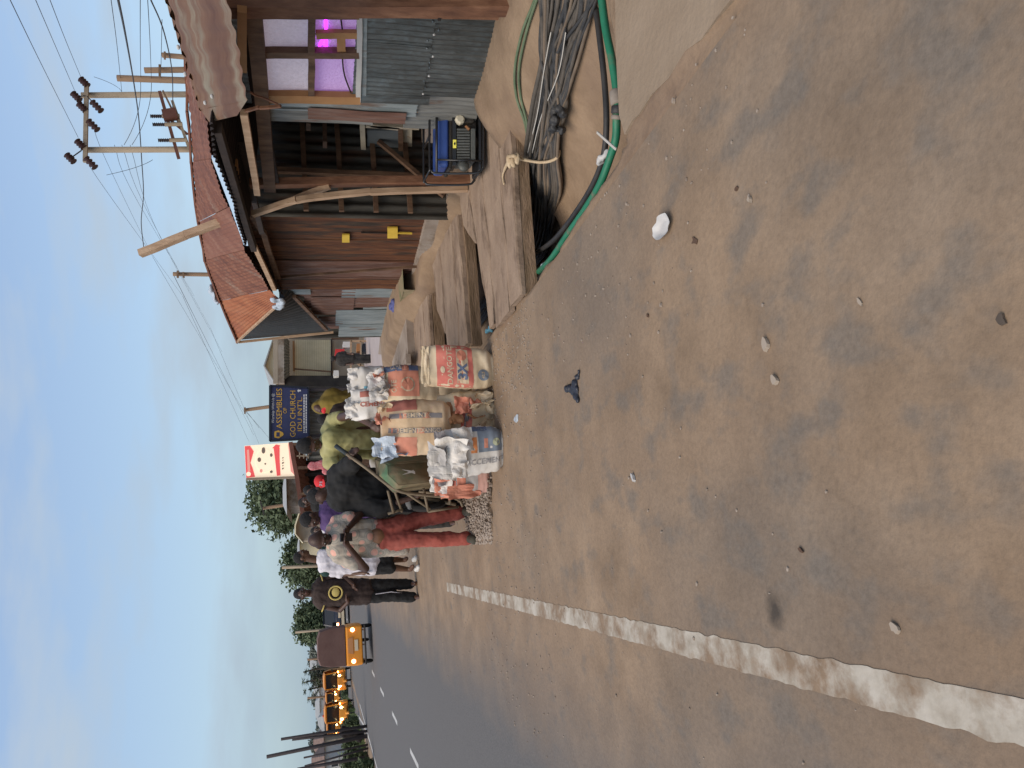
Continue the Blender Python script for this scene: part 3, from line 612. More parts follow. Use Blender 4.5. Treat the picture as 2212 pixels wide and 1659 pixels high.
# pale concrete pad with a dark plate in place of a square hole
p0 = G(846, 806, 0.05); p1_ = G(846, 712, 0.05); p2 = G(790, 716, 0.05); p3 = G(790, 812, 0.05)
b = MB(); b.prism([p0, p1_, p2, p3], (0, 0, 0.04)); tagit(b.build('concrete_pad', 'concrete_pale'), kind='structure')
b = MB(); hp = [G(838, 767, 0.094), G(834, 732, 0.094), G(822, 730, 0.094), G(818, 765, 0.094)]; b.prism(hp, (0,0,0.01)); lone('hole_patch', 'dark square patch standing in for a hole in the pale concrete pad', 'hole', b, 'house_brown')
# rag
c = T(848, 664, 3.75); mb = MB()
for i in range(9): mb.ball((c.x+random.uniform(-.05,.05), c.y+random.uniform(-.18,.18), 0.30+random.uniform(-0.02,.05)), (.05, .08, .035))
o = remeshed(mb, 'rag', 'rag_blue', 0.012, disp=lambda p, n: p+n*(0.02*nz3(p, 20))); tagit(o, 'blue rag lying on the mud wall under the grey sheet wall', 'rag')

# ------------------------------------------------------------------ pipes and cables in the ditch
def tubes(name, label, cat, pts, r, m_, n=9, k=6):
    mb = MB(); mb.tube(spline(pts, k), r, n); return lone(name, label, cat, mb, m_, smooth=True)
def GP(X, Y, z): return G(X, Y, z)
def GG(X, Y, off=0.0):
    # where a sight line meets the ground surface (raised by off)
    d = ray(X, Y); t = 1.5; p = CP+d*t
    while t < 60:
        p = CP+d*t
        if p.z <= GH(p.x, p.y)+off: break
        t += 0.02
    return p
gp = thing('green_pipe', 'bright green water pipe running along the edge of the ditch', 'pipe', G(1340, 200, -0.05))
P_ = [GP(1275,-160,-.03), GP(1296,-30,-.03), GP(1308,60,-.035), GP(1322,130,-.04), GP(1332,200,-.05), GP(1332,255,-.05), GP(1330,300,-.06), GP(1318,340,-.06), GP(1295,400,-.05), GP(1262,455,-.05), GP(1225,508,-.05), GP(1190,560,-.06), GP(1160,590,-.14), GP(1135, 610,-.3)]
mb = MB(); mb.tube(spline(P_, 6), 0.021, 10); mb.build('pipe', 'pipe_green', gp, smooth=True)
for (a, b_, r, m_) in ((GP(1330,196,-.05), GP(1334,226,-.05), .034, 'tape_grey'), (GP(1334,228,-.05), GP(1333,246,-.05), .031, 'pipe_black'), (GP(1333,248,-.05), GP(1332,258,-.05), .029, 'tape_grey')):
    mb = MB(); mb.tube([a, a.lerp(b_, .1), b_.lerp(a, .1), b_], [r*.8, r, r, r*.8], 12); mb.build('joint_wrap', m_, gp, smooth=True)
tubes('black_pipe', 'black plastic pipe lying beside the green pipe', 'pipe', [GP(1258,-160,-.08), GP(1280,-30,-.09), GP(1295,80,-.09), GP(1306,180,-.1), GP(1310,260,-.1), GP(1305,330,-.11), GP(1285,390,-.11), GP(1250,450,-.11), GP(1200,515,-.12), GP(1160,545,-.2)], 0.017, 'pipe_black')
b = MB(); b.bar(GP(1290,286,.02), GP(1330,322,.03), .012, .006); lone('twig', 'pale twig laid across the green pipe', 'twig', b, 'cable_white')
hose = thing('garden_hose', 'faded green hose curving over the soil bank under the wall', 'hose', G(1120, 150, 0.05))
for dz, dx in ((0, 0), (0.0, 9)):
    mb = MB(); mb.tube(spline([GG(1175+dx*.6,-60,.02), GG(1152+dx*.5,8,.02), GG(1128+dx,70,.02), GG(1112+dx,150,.02), GG(1116+dx,210,.02), GG(1133+dx*.5,262,.03), GG(1140,300,.03)], 6), 0.0095, 7); mb.build('hose_line', 'hose_pale_green', hose, smooth=True)
bundle = thing('cable_bundle', 'tangled bundle of dusty grey and black cables lying in the ditch', 'cables', G(1200, 250, -0.35))
random.seed(11)
for i in range(38):
    f = i/37.0; j = random.uniform(-1, 1)
    z = 0.015+0.05*random.random()
    X0 = 1168+120*f; kx = 1196+24*random.uniform(-1,1); ky = 252+random.uniform(-5,5)
    if i % 6 == 0:   # strays that miss the knot
        pts = [GG(X0-10, -90, z), GG(X0, -5, z), GG(1172+30*f, 120, z), GG(1150+40*f, 230, z), GG(1135+30*f, 345, z), GG(1140+40*f, 430, z), GG(1120+45*f, 540, z), GG(1060+22*f, 655, z)]
    else:
        pts = [GG(X0-14, -90, z), GG(X0, -5, z), GG(X0*0.62+kx*0.38-4+16*j, 110, z), GG(kx*.8+X0*.2+9*random.uniform(-1,1), 195, z+.02), GG(kx, ky, z+.04), GG(1160+44*f+9*j, 345, z+.03), GG(1156+54*f+9*j, 420, z), GG(1144+44*f+9*random.uniform(-1,1), 490, z), GG(1115+60*f+4*j, 556, z), GG(1045+42*f, 640, z), GG(985+40*f, 720, z)]
    m_ = random.choice(['cable_grey','cable_dark','cable_dark','cable_brown','cable_grey'])
    mb = MB(); mb.tube(spline(pts, 5), random.uniform(0.009, 0.018), 7); mb.build('cable', m_, bundle, smooth=True)
for (x0, x1) in ((1180, 1140), (1212, 1150)):
    mb = MB(); mb.tube(spline([GG(x0+10, 70, .09), GG(x0-6, 160, .09), GG(x1+20, 250, .09), GG(x1, 330, .09)], 5), 0.0035, 5); mb.build('cable', 'cable_white', bundle, smooth=True)
mb = MB(); c = GG(1207, 252, .11)
for i in range(14): mb.ball(c+Vector((random.uniform(-.07,.07), random.uniform(-.09,.09), random.uniform(-.03,.03))), (.03,.035,.028))
kn = remeshed(mb, 'knot', 'pipe_black', 0.009, parent=bundle, disp=lambda p, n: p+n*(0.014*nz3(p, 40)))
# straw rope tied from the bridge over the cables
rp_ = thing('straw_rope', 'pale straw coloured strap tied to the bridge beam and over the cables', 'rope', G(1105, 350, 0.0))
mb = MB(); mb.tube(spline([GP(1098,338,.05), GP(1112,337,.07), GG(1130,344,.13), GG(1160,350,.12), GG(1185,349,.11), GG(1204,340,.08), GG(1208,325,.04)], 5), [.014]*12+[.011]*19, 7); mb.build('strap', 'straw_yellow', rp_, smooth=True)
mb = MB()
for q in ((1100,345,.06),(1100,352,.055),(1108,350,.05),(1118,343,.045)): mb.ball(GP(*q), (.045,.03,.022))
remeshed(mb, 'knot', 'straw_yellow', 0.008, parent=rp_, disp=lambda p, n: p+n*(0.01*nz3(p, 30)))
mb = MB(); mb.tube(spline([GP(1098,350,.06), GP(1092,362,.05), GP(1086,380,.045), GP(1089,398,.045)], 4), [.012]*6+[.008]*7, 6); mb.build('strap_tail', 'straw_yellow', rp_, smooth=True)
# bits of rubbish in the ditch
for (X, Y, z, m_, lab) in ((1302,345,-.05,'plastic_white','knotted white plastic string beside the green pipe'), (1178,575,-.1,'clear_plastic','scrap of clear plastic at the ditch corner'), (1058,712,-.06,'print_sky','pale blue plastic wrapper in the dark ditch by the bags'), (1062,748,-.12,'tarp_black','black plastic bag stuffed in the ditch by the bags')):
    mb = MB(); c = G(X, Y, z)
    for i in range(5): mb.ball(c+Vector((random.uniform(-.02,.02), random.uniform(-.04,.04), random.uniform(-.02,.02))), (.02,.03,.016))
    o = remeshed(mb, 'plastic_litter', m_, 0.008, disp=lambda p, n: p+n*(0.012*nz3(p, 40))); tagit(o, lab, 'litter')

# ================================================================== FIRST SHACK (near, with the lit window)
TW = 3.45
sh = thing('near_shack', 'near timber and zinc sheet shack with a lit purple window', 'shack', (4.6, 4.9, 0.1))
def wbar(name, a, b_, w, h, m_, parent=sh, up=(1,0,0), seg=5, wob=0.003):
    q = MB(); q.bar(a, b_, w, h, up=up, wob=wob, seg=seg); return q.build(name, m_, parent)
# posts : long axis vertical, w across the street face
wbar('post', T(430,14,3.38), T(1185,10,3.38), .10, .10, 'wood_red')
wbar('post', T(540,396,3.40), T(1035,389,3.40), .075, .07, 'wood_red')
# lower wall: two rows of shiny corrugated sheets
zb, zm, zt = 0.17, 0.62, 1.125
def sheet(name, s0, s1, z0, z1_, m_, t=TW, amp=.009, per=.055, dent=.012, rag=0.004, parent=sh, lean=0.0, zl=None):
    q = MB(); q.corr((t,s0,z0), (t,s1,z0 if zl is None else zl), (t+lean,s1,z1_), (t+lean,s0,z1_), per, amp, nv=12, dent=dent, ragged=rag); return q.build(name, m_, parent, smooth=True)
sheet('wall_sheet', 2.6, 3.95, zb, zt, 'zinc_grey'); sheet('wall_sheet', 3.93, 4.62, zb, zm+.02, 'zinc_shiny', amp=.008, dent=.006, t=TW-.004); sheet('wall_sheet', 4.60, 5.16, zb+.0, zm+.03, 'zinc_shiny', t=TW-.010, dent=.006)
sheet('wall_sheet', 3.93, 4.60, zm, zt, 'zinc_shiny', t=TW-.018, dent=.007); sheet('wall_sheet', 4.57, 5.17, zm-.01, zt, 'zinc_shiny', t=TW-.026, dent=.007)
# the nail row: bright beads standing in for glints where the sheets overlap
for i in range(16):
    s = 4.0+i*0.073+random.uniform(-.02,.02); q = MB(); q.ball((TW-.035, s, zm+random.uniform(-.03,.04)), (.007, .011, .009), 6, 4); q.build('nail_glint', 'plastic_white' if i % 3 == 0 else 'zinc_shiny', sh)
q = MB(); q.corr((TW-.03,5.14,.55),(TW-.05,5.22,.55),(TW-.05,5.24,1.14),(TW-.03,5.15,1.14), .1, .004, 6, .01); q.build('flashing', 'zinc_shiny', sh, smooth=True)
# continuing front wall left of the window, older sheets of different heights
sheet('wall_sheet', 5.2, 5.48, .62, 1.78, 'zinc_blue', t=TW+.01); sheet('wall_sheet', 5.44, 5.62, .95, 1.75, 'zinc_grey', t=TW+.0, amp=.006); sheet('wall_sheet', 5.22, 5.68, .12, .70, 'zinc_grey', t=TW+.03, amp=.006)
sheet('wall_sheet', 5.40, 5.56, .70, 1.45, 'zinc_redgrey', t=TW-.012, amp=.005)
# window frame
def wf(X0, Y0, X1, Y1, w, m_='wood_brown', t=TW-.03, h=.05): wbar('window_bar', T(X0,Y0,t), T(X1,Y1,t), w, h, m_)
wf(548, 115, 775, 113, .062); wf(674, 30, 672, 203, .045); wf(552, 28, 775, 28, .06); wf(552, 208, 778, 212, .095, 'wood_orange'); wf(777, 25, 774, 215, .035, 'paint_white_far')
wf(683, 74, 780, 74, .06, 'wood_orange', h=.03); wf(737, 80, 737, 112, .055, 'wood_orange', h=.03)
wf(785, 20, 784, 205, .045, 'zinc_blue', h=.02)
def pane(X0, X1, Y0, Y1, m_):
    t = TW+.01; q = MB(); q.prism([T(X0,Y0,t), T(X1,Y0,t), T(X1,Y1,t), T(X0,Y1,t)], (.004,0,0)); q.build('window_pane', m_, sh)
for (X0, X1, Y0, Y1, m_) in ((553,670,30,112,'window_film'),(553,668,116,206,'window_film'),(676,776,30,72,'window_film_purple'),(676,776,76,112,'window_film_purple'),(674,774,116,206,'window_film_purple')): pane(X0, X1, Y0, Y1, m_)
for (X0, Y0, X1, Y1) in ((704,44,704,62),(704,80,704,104),(698,84,690,100)):
    q = MB(); q.tube([T(X0,Y0,TW+.004), T(X1,Y1,TW+.004)], .009, 8); q.build('light_tube', 'lamp_magenta', sh)
q = MB(); q.tube(spline([T(735,30,TW-.012), T(742,90,TW-.012), T(740,130,TW-.012), T(745,165,TW-.012), T(760,205,TW-.012)], 5), .006, 6); q.build('wire', 'wood_dark', sh)
# lintel and eave timbers
wbar('lintel', T(548,20,3.42), T(583,402,3.42), .10, .12, 'wood_brown'); wbar('lintel', T(572,255,3.40), T(600,404,3.40), .04, .05, 'wood_dark')
wbar('rafter', T(523,20,3.30), T(524,150,3.30), .055, .05, 'wood_orange', seg=2)
wbar('rafter', T(526,243,3.15), T(556,418,3.15), .05, .05, 'wood_pale'); wbar('rafter', T(512,350,3.6), T(520,395,3.6), .05, .05, 'wood_orange', seg=2)
wbar('rafter', T(530,240,3.05), T(560,232,3.0), .018, .018, 'wood_red', seg=3); wbar('rafter', T(560,234,3.0), T(606,228,2.98), .018, .018, 'wood_red', seg=3); wbar('rafter', T(540,200,3.3), T(600,225,3.3), .012, .012, 'wood_red')
sheet('wall_sheet', 3.4, 5.7, 1.87, 2.25, 'zinc_grey', t=3.62, amp=.012)
# sill board and board below the lit wall
wbar('sill_board', (TW-.01,2.6,.10), (TW-.01,5.25,.10), .05, .16, 'wood_brown', up=(0,0,1))
wbar('brace', T(812,28,TW-.04), T(1125,36,TW-.04), .045, .03, 'wood_red'); wbar('brace', T(948,42,TW-.05), T(952,30,TW-.05), .02, .02, 'wood_dark', seg=1)
# back, side walls, floor and roof of the shack so it closes
q = MB(); q.corr((3.5,7.45,.05),(5.6,7.45,.05),(5.6,7.45,1.95),(3.5,7.45,2.0), .11, .014, 6, .01, ragged=.004); q.build('partition_sheet', 'zinc_shaded', sh, smooth=True)
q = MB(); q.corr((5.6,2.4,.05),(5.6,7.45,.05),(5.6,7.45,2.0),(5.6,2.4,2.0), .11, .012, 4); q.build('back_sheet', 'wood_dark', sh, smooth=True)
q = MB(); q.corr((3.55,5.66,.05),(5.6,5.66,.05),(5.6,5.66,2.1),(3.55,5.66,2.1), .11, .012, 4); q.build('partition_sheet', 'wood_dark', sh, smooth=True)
for (z0) in (.45, .8, 1.15, 1.5): wbar('batten', (3.55,7.40,z0), (5.3,7.40,z0+.02), .035, .05, 'wood_brown', up=(0,0,1))
wbar('stud', (3.95,7.37,.05), (3.97,7.37,1.9), .06, .05, 'wood_brown'); wbar('stud', (4.6,7.37,.05), (4.6,7.37,1.9), .06, .05, 'wood_brown'); wbar('brace', (3.7,7.3,.1), (4.3,7.3,.75), .05, .04, 'wood_brown'); 
wbar('shelf_board', (4.0,6.6,1.45), (4.9,6.6,1.42), .12, .04, 'wood_brown', up=(0,0,1)); wbar('shelf_board', (4.0,6.9,1.3), (4.9,6.9,1.28), .12, .04, 'wood_brown', up=(0,0,1))
# near roof sheet (weathered, overhanging) and its neighbour
e0 = T(460,-150,2.62); e1 = T(534,216,2.62); e1b = T(512,250,2.80); e2 = T(452,264,3.15); e3 = T(400,190,3.6); e4 = T(342,-6,3.6); e5 = T(300,-150,3.6)
def roofsheet(name, A, B, C_, D, m_, parent, per=.18, amp=.012, nv=8, rag=0.0, dent=.02):
    q = MB(); q.corr(A, B, C_, D, per, amp, nv, dent, ragged=rag); return q.build(name, m_, parent, smooth=True)
mid_e = T(494,60,2.62); mid_r = T(362,50,3.6)
roofsheet('roof_sheet', e0, e1, e2.lerp(e3,.35), T(318,-150,3.55), 'roof_weathered', sh, per=.17, amp=.006, dent=.02)
q = MB(); q.add([e1, e1b, e2, e2.lerp(e3,.35)], [(0,1,2,3)]); q.build('roof_flap', 'roof_weathered', sh)
q = MB(); ra = e2.lerp(e3,.3); rb = T(310,-150,3.6); q.corr(rb, ra, ra+Vector((1.6,-.1,.25)), rb+Vector((1.6,0,.3)), .09, .012, 4, .01); q.build('roof_sheet', 'roof_weathered', sh, smooth=True)
for (X, Y) in ((458,208),(443,222),(400,160),(385,102)):
    q = MB(); q.ball(T(X,Y,2.62+.25*max(0,(500-X)/100)), (.014,.014,.010), 8, 5); q.build('roof_nail', 'plastic_white', sh)
# front roof over the recess: dark sheets sloping back, saw-toothed front edge
AB = [T(453,262,3.0), T(466,342,3.0), T(489,394,3.0), T(507,447,3.0), T(517,492,3.0), T(531,533,3.0)]
for i in range(5):
    a = AB[i]; b_ = AB[i+1]; dz = Vector((0,0,0))
    q = MB(); q.corr(a+dz, b_+dz, b_+Vector((2.7,.3,-.28))+dz, a+Vector((2.7,.2,-.28))+dz, .076, .014, 3, .01); q.build('roof_sheet', 'near_black', sh, smooth=False)
    for j in range(2):   # rusty top skin of the same sheets
        pass
wbar('fascia', T(470,275,3.06), T(548,535,3.06), .05, .09, 'wood_dark'); wbar('purlin', T(520,300,3.5), T(565,500,3.5), .05, .06, 'wood_dark')
wbar('rafter', T(505,350,3.3), T(513,392,3.3), .05, .06, 'wood_orange', seg=2)
# generator ---------------------------------------------------------
def FP(X, Y, f): return CP + ray(X, Y)*f
_g = G(1052, 290, 0.05); gf = (_g-CP).dot(FW); HF = Vector((math.sin(yaw), math.cos(yaw), 0)); gd = .36
gen = thing('generator', 'blue and black petrol generator in a black tube frame on the bridge end', 'generator', FP(1052, 290, gf+.15))
def GT(X, Y, off=0.0): return FP(X, Y, gf)+HF*off
for off in (0, gd):
    q = MB(); q.tube(spline([GT(930,212,off), GT(928,225,off), GT(928,355,off), GT(932,368,off), GT(945,374,off), GT(1025,374,off), GT(1042,366,off), GT(1044,350,off), GT(1044,232,off), GT(1038,214,off), GT(1020,206,off), GT(945,203,off), GT(930,212,off)], 4), .0095, 8); q.build('frame', 'black_frame', gen, smooth=True)
for (X, Y) in ((929,216),(929,366),(1042,222),(1042,364),(929,290)):
    q = MB(); q.tube([GT(X,Y,0), GT(X,Y,gd)], .009, 8); q.build('frame_rail', 'black_frame', gen, smooth=True)
q = MB(); q.tube([GT(943,204,-.004), GT(943,372,-.004)], .010, 8); q.build('frame_rail', 'black_frame', gen, smooth=True)
q = MB(); q.tube([GT(944,345,-.004), GT(1042,348,-.004)], .008, 8); q.build('frame_rail', 'black_frame', gen, smooth=True)
def gb(name, X0, X1, Y0, Y1, o0, o1, m_, bev=0.010):
    q = MB(); q.prism([GT(X0,Y0,o0), GT(X1,Y0,o0), GT(X1,Y1,o0), GT(X0,Y1,o0)], HF*(o1-o0)); o = q.build(name, m_, gen)
    b = o.modifiers.new('b', 'BEVEL'); b.width = bev; b.segments = 3; return o
gb('fuel_tank', 947, 971, 214, 358, .03, .33, 'tank_blue', .025)
gb('tank_skirt', 971, 979, 210, 362, .05, .30, 'engine_dark')
gb('control_panel', 978, 987, 232, 356, .02, .2, 'black_frame', .004)
gb('engine_block', 985, 1035, 212, 276, .08, .28, 'engine_dark', .02)
gb('engine_cover', 1000, 1028, 222, 262, .04, .10, 'engine_dark', .02)
for i in range(11): gb('cooling_fin', 988, 1016, 276+i*6.1, 276+i*6.1+4.2, .015, .25, 'engine_grey', .003)
gb('generator_head', 990, 1030, 276, 346, .05, .27, 'engine_grey', .02)
gb('end_plate', 1018, 1028, 276, 346, .01, .25, 'engine_grey', .006)
gb('skid_plate', 1036, 1042, 215, 364, .04, .32, 'black_frame', .004)
q = MB(); q.ball(GT(1003,357,.02), (.05,.03,.045), 12, 8); q.build('muffler', 'engine_grey', gen, smooth=True)
pc = GT(994,257,.0); q = MB(); q.tube([pc+HF*.05, pc, pc-HF*.012], [.040,.040,.028], 8); q.build('air_filter', 'filter_cream', gen)
q = MB(); q.tube([GT(976,236,.02), GT(990,238,.02), GT(995,244,.02)], .008, 6); q.build('fuel_line', 'copper', gen)
q = MB(); q.tube([GT(1006,272,.0), GT(1014,280,.0)], .012, 6); q.build('fitting', 'copper', gen)
pc = GT(1044,246,-.05); q = MB(); q.tube([pc+HF*.05, pc, pc-HF*.01], [.050,.050,.032], 16); q.build('recoil_wheel', 'engine_grey', gen)
q = MB(); q.ball(pc-HF*.02, .014, 8, 6); q.build('wheel_hub', 'plastic_white', gen)
q = MB(); q.prism([GT(979,301,.008), GT(979,319,.008), GT(986,319,.008), GT(986,301,.008)], HF*.006); q.build('sticker', 'sticker_yellow', gen)
q = MB(); q.prism([GT(980.5,310,.004), GT(982.5,314,.004), GT(984.5,310,.004), GT(982.5,306,.004)], HF*.003); q.build('sticker_mark', 'black_frame', gen)
# cream metal cabinet inside the recess
cab = thing('metal_cabinet', 'chipped cream metal stand with a grey panel inside the dark recess', 'cabinet', T(905, 305, 4.3))
def cb(X0,Y0,X1,Y1,w,m_,t=4.3): q = MB(); q.bar(T(X0,Y0,t), T(X1,Y1,t), w, .04, up=(1,0,0)); q.build('frame_leg', m_, cab)
cb(782,262,786,342,.05,'cream_paint'); cb(790,270,905,275,.04,'cream_paint'); cb(790,336,900,338,.04,'cream_paint'); cb(865,275,866,338,.05,'wood_brown'); cb(800,268,862,276,.05,'cream_paint')
q = MB(); q.prism([T(793,282,4.32), T(862,282,4.32), T(860,332,4.32), T(793,332,4.32)], (.03,0,0)); q.build('panel', 'grey_sheet', cab)
q = MB(); q.prism([T(868,270,4.35), T(890,272,4.35), T(890,325,4.35), T(868,325,4.35)], (.03,0,0)); q.build('rusty_panel', 'cream_paint', cab)
q = MB(); q.box((4.5, 6.4, .2), (.8, 1.1, .3)); lone('concrete_step', 'rough concrete step on the recess floor behind the generator', 'step', q, 'concrete')
# leaning poles at the front of the recess
def pole(label, pts, w, m_, name='wooden_pole', h=None, group=None):
    q = MB()
    for a, b_ in zip(pts[:-1], pts[1:]): q.bar(a, b_, w, h or w, up=(1,0,0), seg=3, wob=.004)
    return lone(name, label, 'pole', q, m_, group)
pole('pale slightly bowed prop pole leaning from the bridge to the dark eave', [T(1010,408,3.34), T(800,414,3.30), T(700,424,3.26), T(640,432,3.22), T(545,462,3.18)], .048, 'wood_pale')
pole('short pale brace nailed between the red post and the bowed prop', [T(712,402,3.36), T(620,436,3.28)], .045, 'wood_pale')
pole('long squared timber pole sticking up out of the rusty roof', [T(500,472,3.9), T(400,508,3.75), T(302,548,3.6)], .075, 'wood_pale')
pole('thin upright stick at the joint of the rusty wall and the grey wall', [T(925,574,3.86), T(600,600,3.82)], .03, 'wood_brown')

# ================================================================== SECOND SHACK (rusty)
s2 = thing('rusty_shack', 'second shack with rust red corrugated roof and rusty sheet walls', 'shack', (4.8, 10.0, .1))
t2 = 3.95
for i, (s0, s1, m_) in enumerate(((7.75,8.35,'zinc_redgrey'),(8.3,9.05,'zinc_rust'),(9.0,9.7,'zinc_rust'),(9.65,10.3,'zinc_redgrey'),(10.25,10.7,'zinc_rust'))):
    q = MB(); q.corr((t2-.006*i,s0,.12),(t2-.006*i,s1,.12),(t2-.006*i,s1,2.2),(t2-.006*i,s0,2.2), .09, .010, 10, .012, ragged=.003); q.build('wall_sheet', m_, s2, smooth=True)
q = MB(); q.bar((t2-.04,7.6,.05),(t2-.04,10.6,.02),.08,.22, wob=.004, seg=8); q.build('base_board', 'concrete', s2)
for (X, Y) in ((848,504),(747,516)):
    q = MB(); d = 11 if X > 800 else 8; a = T(X-d,Y-d,t2-.05); q.prism([T(X-d,Y-d,t2-.05),T(X+d,Y-d,t2-.05),T(X+d,Y+d,t2-.05),T(X-d,Y+d,t2-.05)], (.02,0,0)); q.build('yellow_plate', 'yellow_tag', s2)
q = MB(); q.bar(T(859,503,t2-.04), T(890,504,t2-.04), .02,.02, up=(1,0,0)); q.build('yellow_strap', 'yellow_tag', s2)
q = MB(); q.bar(T(780,502,t2-.035), T(837,503,t2-.035), .012,.02, up=(1,0,0)); q.build('yellow_strap', 'wood_dark', s2)
# grey patched wall
tg = 4.05
pat = ((10.6,11.35,.85,1.95,'zinc_redgrey',0),(10.62,11.4,.28,1.05,'zinc_blue',1),(11.3,11.9,.28,1.6,'zinc_redgrey',0),(11.85,12.35,.30,.70,'zinc_blue',1),(11.35,12.2,.85,1.5,'zinc_redgrey',2),(11.95,12.75,.28,1.12,'zinc_blue',3),(12.3,12.95,1.0,1.65,'zinc_redgrey',2),(12.7,13.4,.26,1.06,'zinc_blue',4),(10.7,11.2,1.5,1.95,'zinc_blue',3))
for (s0,s1,z0,z1_,m_,k) in pat:
    t = tg-.008*k; q = MB(); q.corr((t,s0,z0),(t,s1,z0),(t,s1,z1_),(t,s0,z1_), .12, .007, 8, .012, ragged=.006); q.build('wall_sheet', m_, s2, smooth=True)
# dark interior closure walls
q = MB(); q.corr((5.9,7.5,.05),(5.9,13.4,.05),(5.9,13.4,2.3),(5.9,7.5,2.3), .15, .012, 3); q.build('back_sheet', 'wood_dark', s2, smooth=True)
q = MB(); q.corr((4.0,13.4,.05),(5.9,13.4,.05),(5.9,13.4,2.2),(4.0,13.4,1.9), .15, .012, 3); q.build('side_sheet', 'zinc_shaded', s2, smooth=True)
# roof: upper edge from (410,~150) to (515,740); lower edge (452,262)..(610,650)
E0 = T(400,60,4.1); E1 = T(452,262,3.75); E2 = T(472,350,3.65); E3 = T(526,520,3.55); E4 = T(590,622,3.5); E5 = T(611,650,3.5)
Rt = [T(404,100,5.2), T(409,240,4.8), T(418,350,4.55), T(430,480,4.3), T(446,562,4.1), T(478,650,3.95), T(515,738,3.8)]
El = [T(432,120,4.0), T(448,262,3.75), T(457,344,3.65), T(496,447,3.58), T(531,540,3.55), T(585,625,3.5), E5]
rm = ['roof_rust','roof_rust','roof_rust','roof_brown','roof_rust','roof_orange']
for i in range(6):
    dz = Vector((0,0,.012*((i+1)%2)+.002*i)); q = MB(); q.corr(El[i]+dz, El[i+1]+dz, Rt[i+1]+dz, Rt[i]+dz, .09, .0045, 6, .02); q.build('roof_sheet', rm[i], s2, smooth=True)
q = MB()
for a, b_ in zip(Rt[:-1], Rt[1:]): q.bar(a+Vector((.02,0,.02)), b_+Vector((.02,0,.02)), .10, .02, wob=.01, seg=3)
q.build('ridge_cap', 'roof_brown', s2)
q = MB(); q.corr(Rt[0], Rt[6], Rt[6]+Vector((2.4,.4,-.45)), Rt[0]+Vector((2.4,0,-.5)), .09, .012, 3); q.build('roof_sheet', 'roof_brown', s2, smooth=True)
for a, b_ in ((El[2]+Vector((0,0,-.03)), El[5]+Vector((0,0,-.04))),): q = MB(); q.bar(a, b_, .04, .05, wob=.005, seg=5); q.build('eave_board', 'wood_pale', s2)
q = MB(); q.prism([T(457,342,3.62), T(497,447,3.56), T(527,530,3.53), T(536,531,3.5), T(520,450,3.5), T(480,345,3.58)], (.03,0,.0)); q.build('sky_strip', 'sky_gap', s2)  # pale strip added in place of the sky showing through the gap
# black sheeted end of the roof
A_ = Rt[6]; B_ = T(720,716,3.9); C_ = T(592,600,4.02); D_ = T(560,600,3.9)
q = MB(); q.corr(E5+Vector((.03,0,-.03)), A_+Vector((.03,0,-.03)), B_, C_, .12, .01, 5, .01); q.build('end_sheet', 'tarp_black', s2, smooth=True)
q = MB(); q.corr(El[4]+Vector((.04,0,-.03)), E5+Vector((.03,0,-.03)), C_, T(590,540,4.0), .12, .008, 4); q.build('end_sheet', 'near_black', s2, smooth=True)
q = MB(); q.bar(T(635,640,3.75), T(705,712,3.85), .05,.04, up=(1,0,0)); q.build('strut', 'wood_brown', s2)
q = MB(); q.bar(A_+Vector((-.01,0,.0)), B_+Vector((-.01,0,0)), .02,.04, up=(1,0,0)); q.build('edge_batten', 'wood_pale', s2)
q = MB(); q.bar(E5+Vector((-.01,0,.02)), A_+Vector((-.01,0,.03)), .03,.03, up=(1,0,0)); q.build('edge_batten', 'wood_pale', s2)
q = MB(); q.bar(T(570,505,3.72), T(600,600,3.72), .06,.05, up=(1,0,0), seg=3, wob=.004); q.bar(T(545,465,3.72), T(572,508,3.72), .06,.05, up=(1,0,0)); q.build('eave_timber', 'wood_brown', s2)
q = MB(); q.bar((5.3,8.0,2.15),(5.3,13.2,2.1),.05,.06); q.bar((4.0,8.1,2.15),(4.0,13.2,2.0),.05,.06); q.build('purlin', 'wood_dark', s2)
for (X, Y, r, lab) in ((600,655,(.03,.10,.09),'crumpled clear plastic hanging under the orange roof corner'),):
    mb = MB(); c = T(X,Y,3.45)
    for i in range(7): mb.ball(c+Vector((random.uniform(-.02,.02), random.uniform(-.2,.2), random.uniform(-.06,.06))), (.03,.09,.05))
    o = remeshed(mb, 'plastic_sheet', 'clear_plastic', 0.014, disp=lambda p, n: p+n*(0.03*nz3(p, 14))); tagit(o, lab, 'plastic sheet')
mb = MB(); c = T(461,636,4.05)
for i in range(9): mb.ball(c+Vector((random.uniform(-.05,.05), random.uniform(-.35,.35), random.uniform(-.04,.04))), (.05,.14,.03))
o = remeshed(mb, 'plastic_sheet', 'clear_plastic', 0.02, disp=lambda p, n: p+n*(0.05*nz3(p, 9))); tagit(o, 'crumpled silvery plastic on the ridge of the rusty roof', 'plastic sheet')
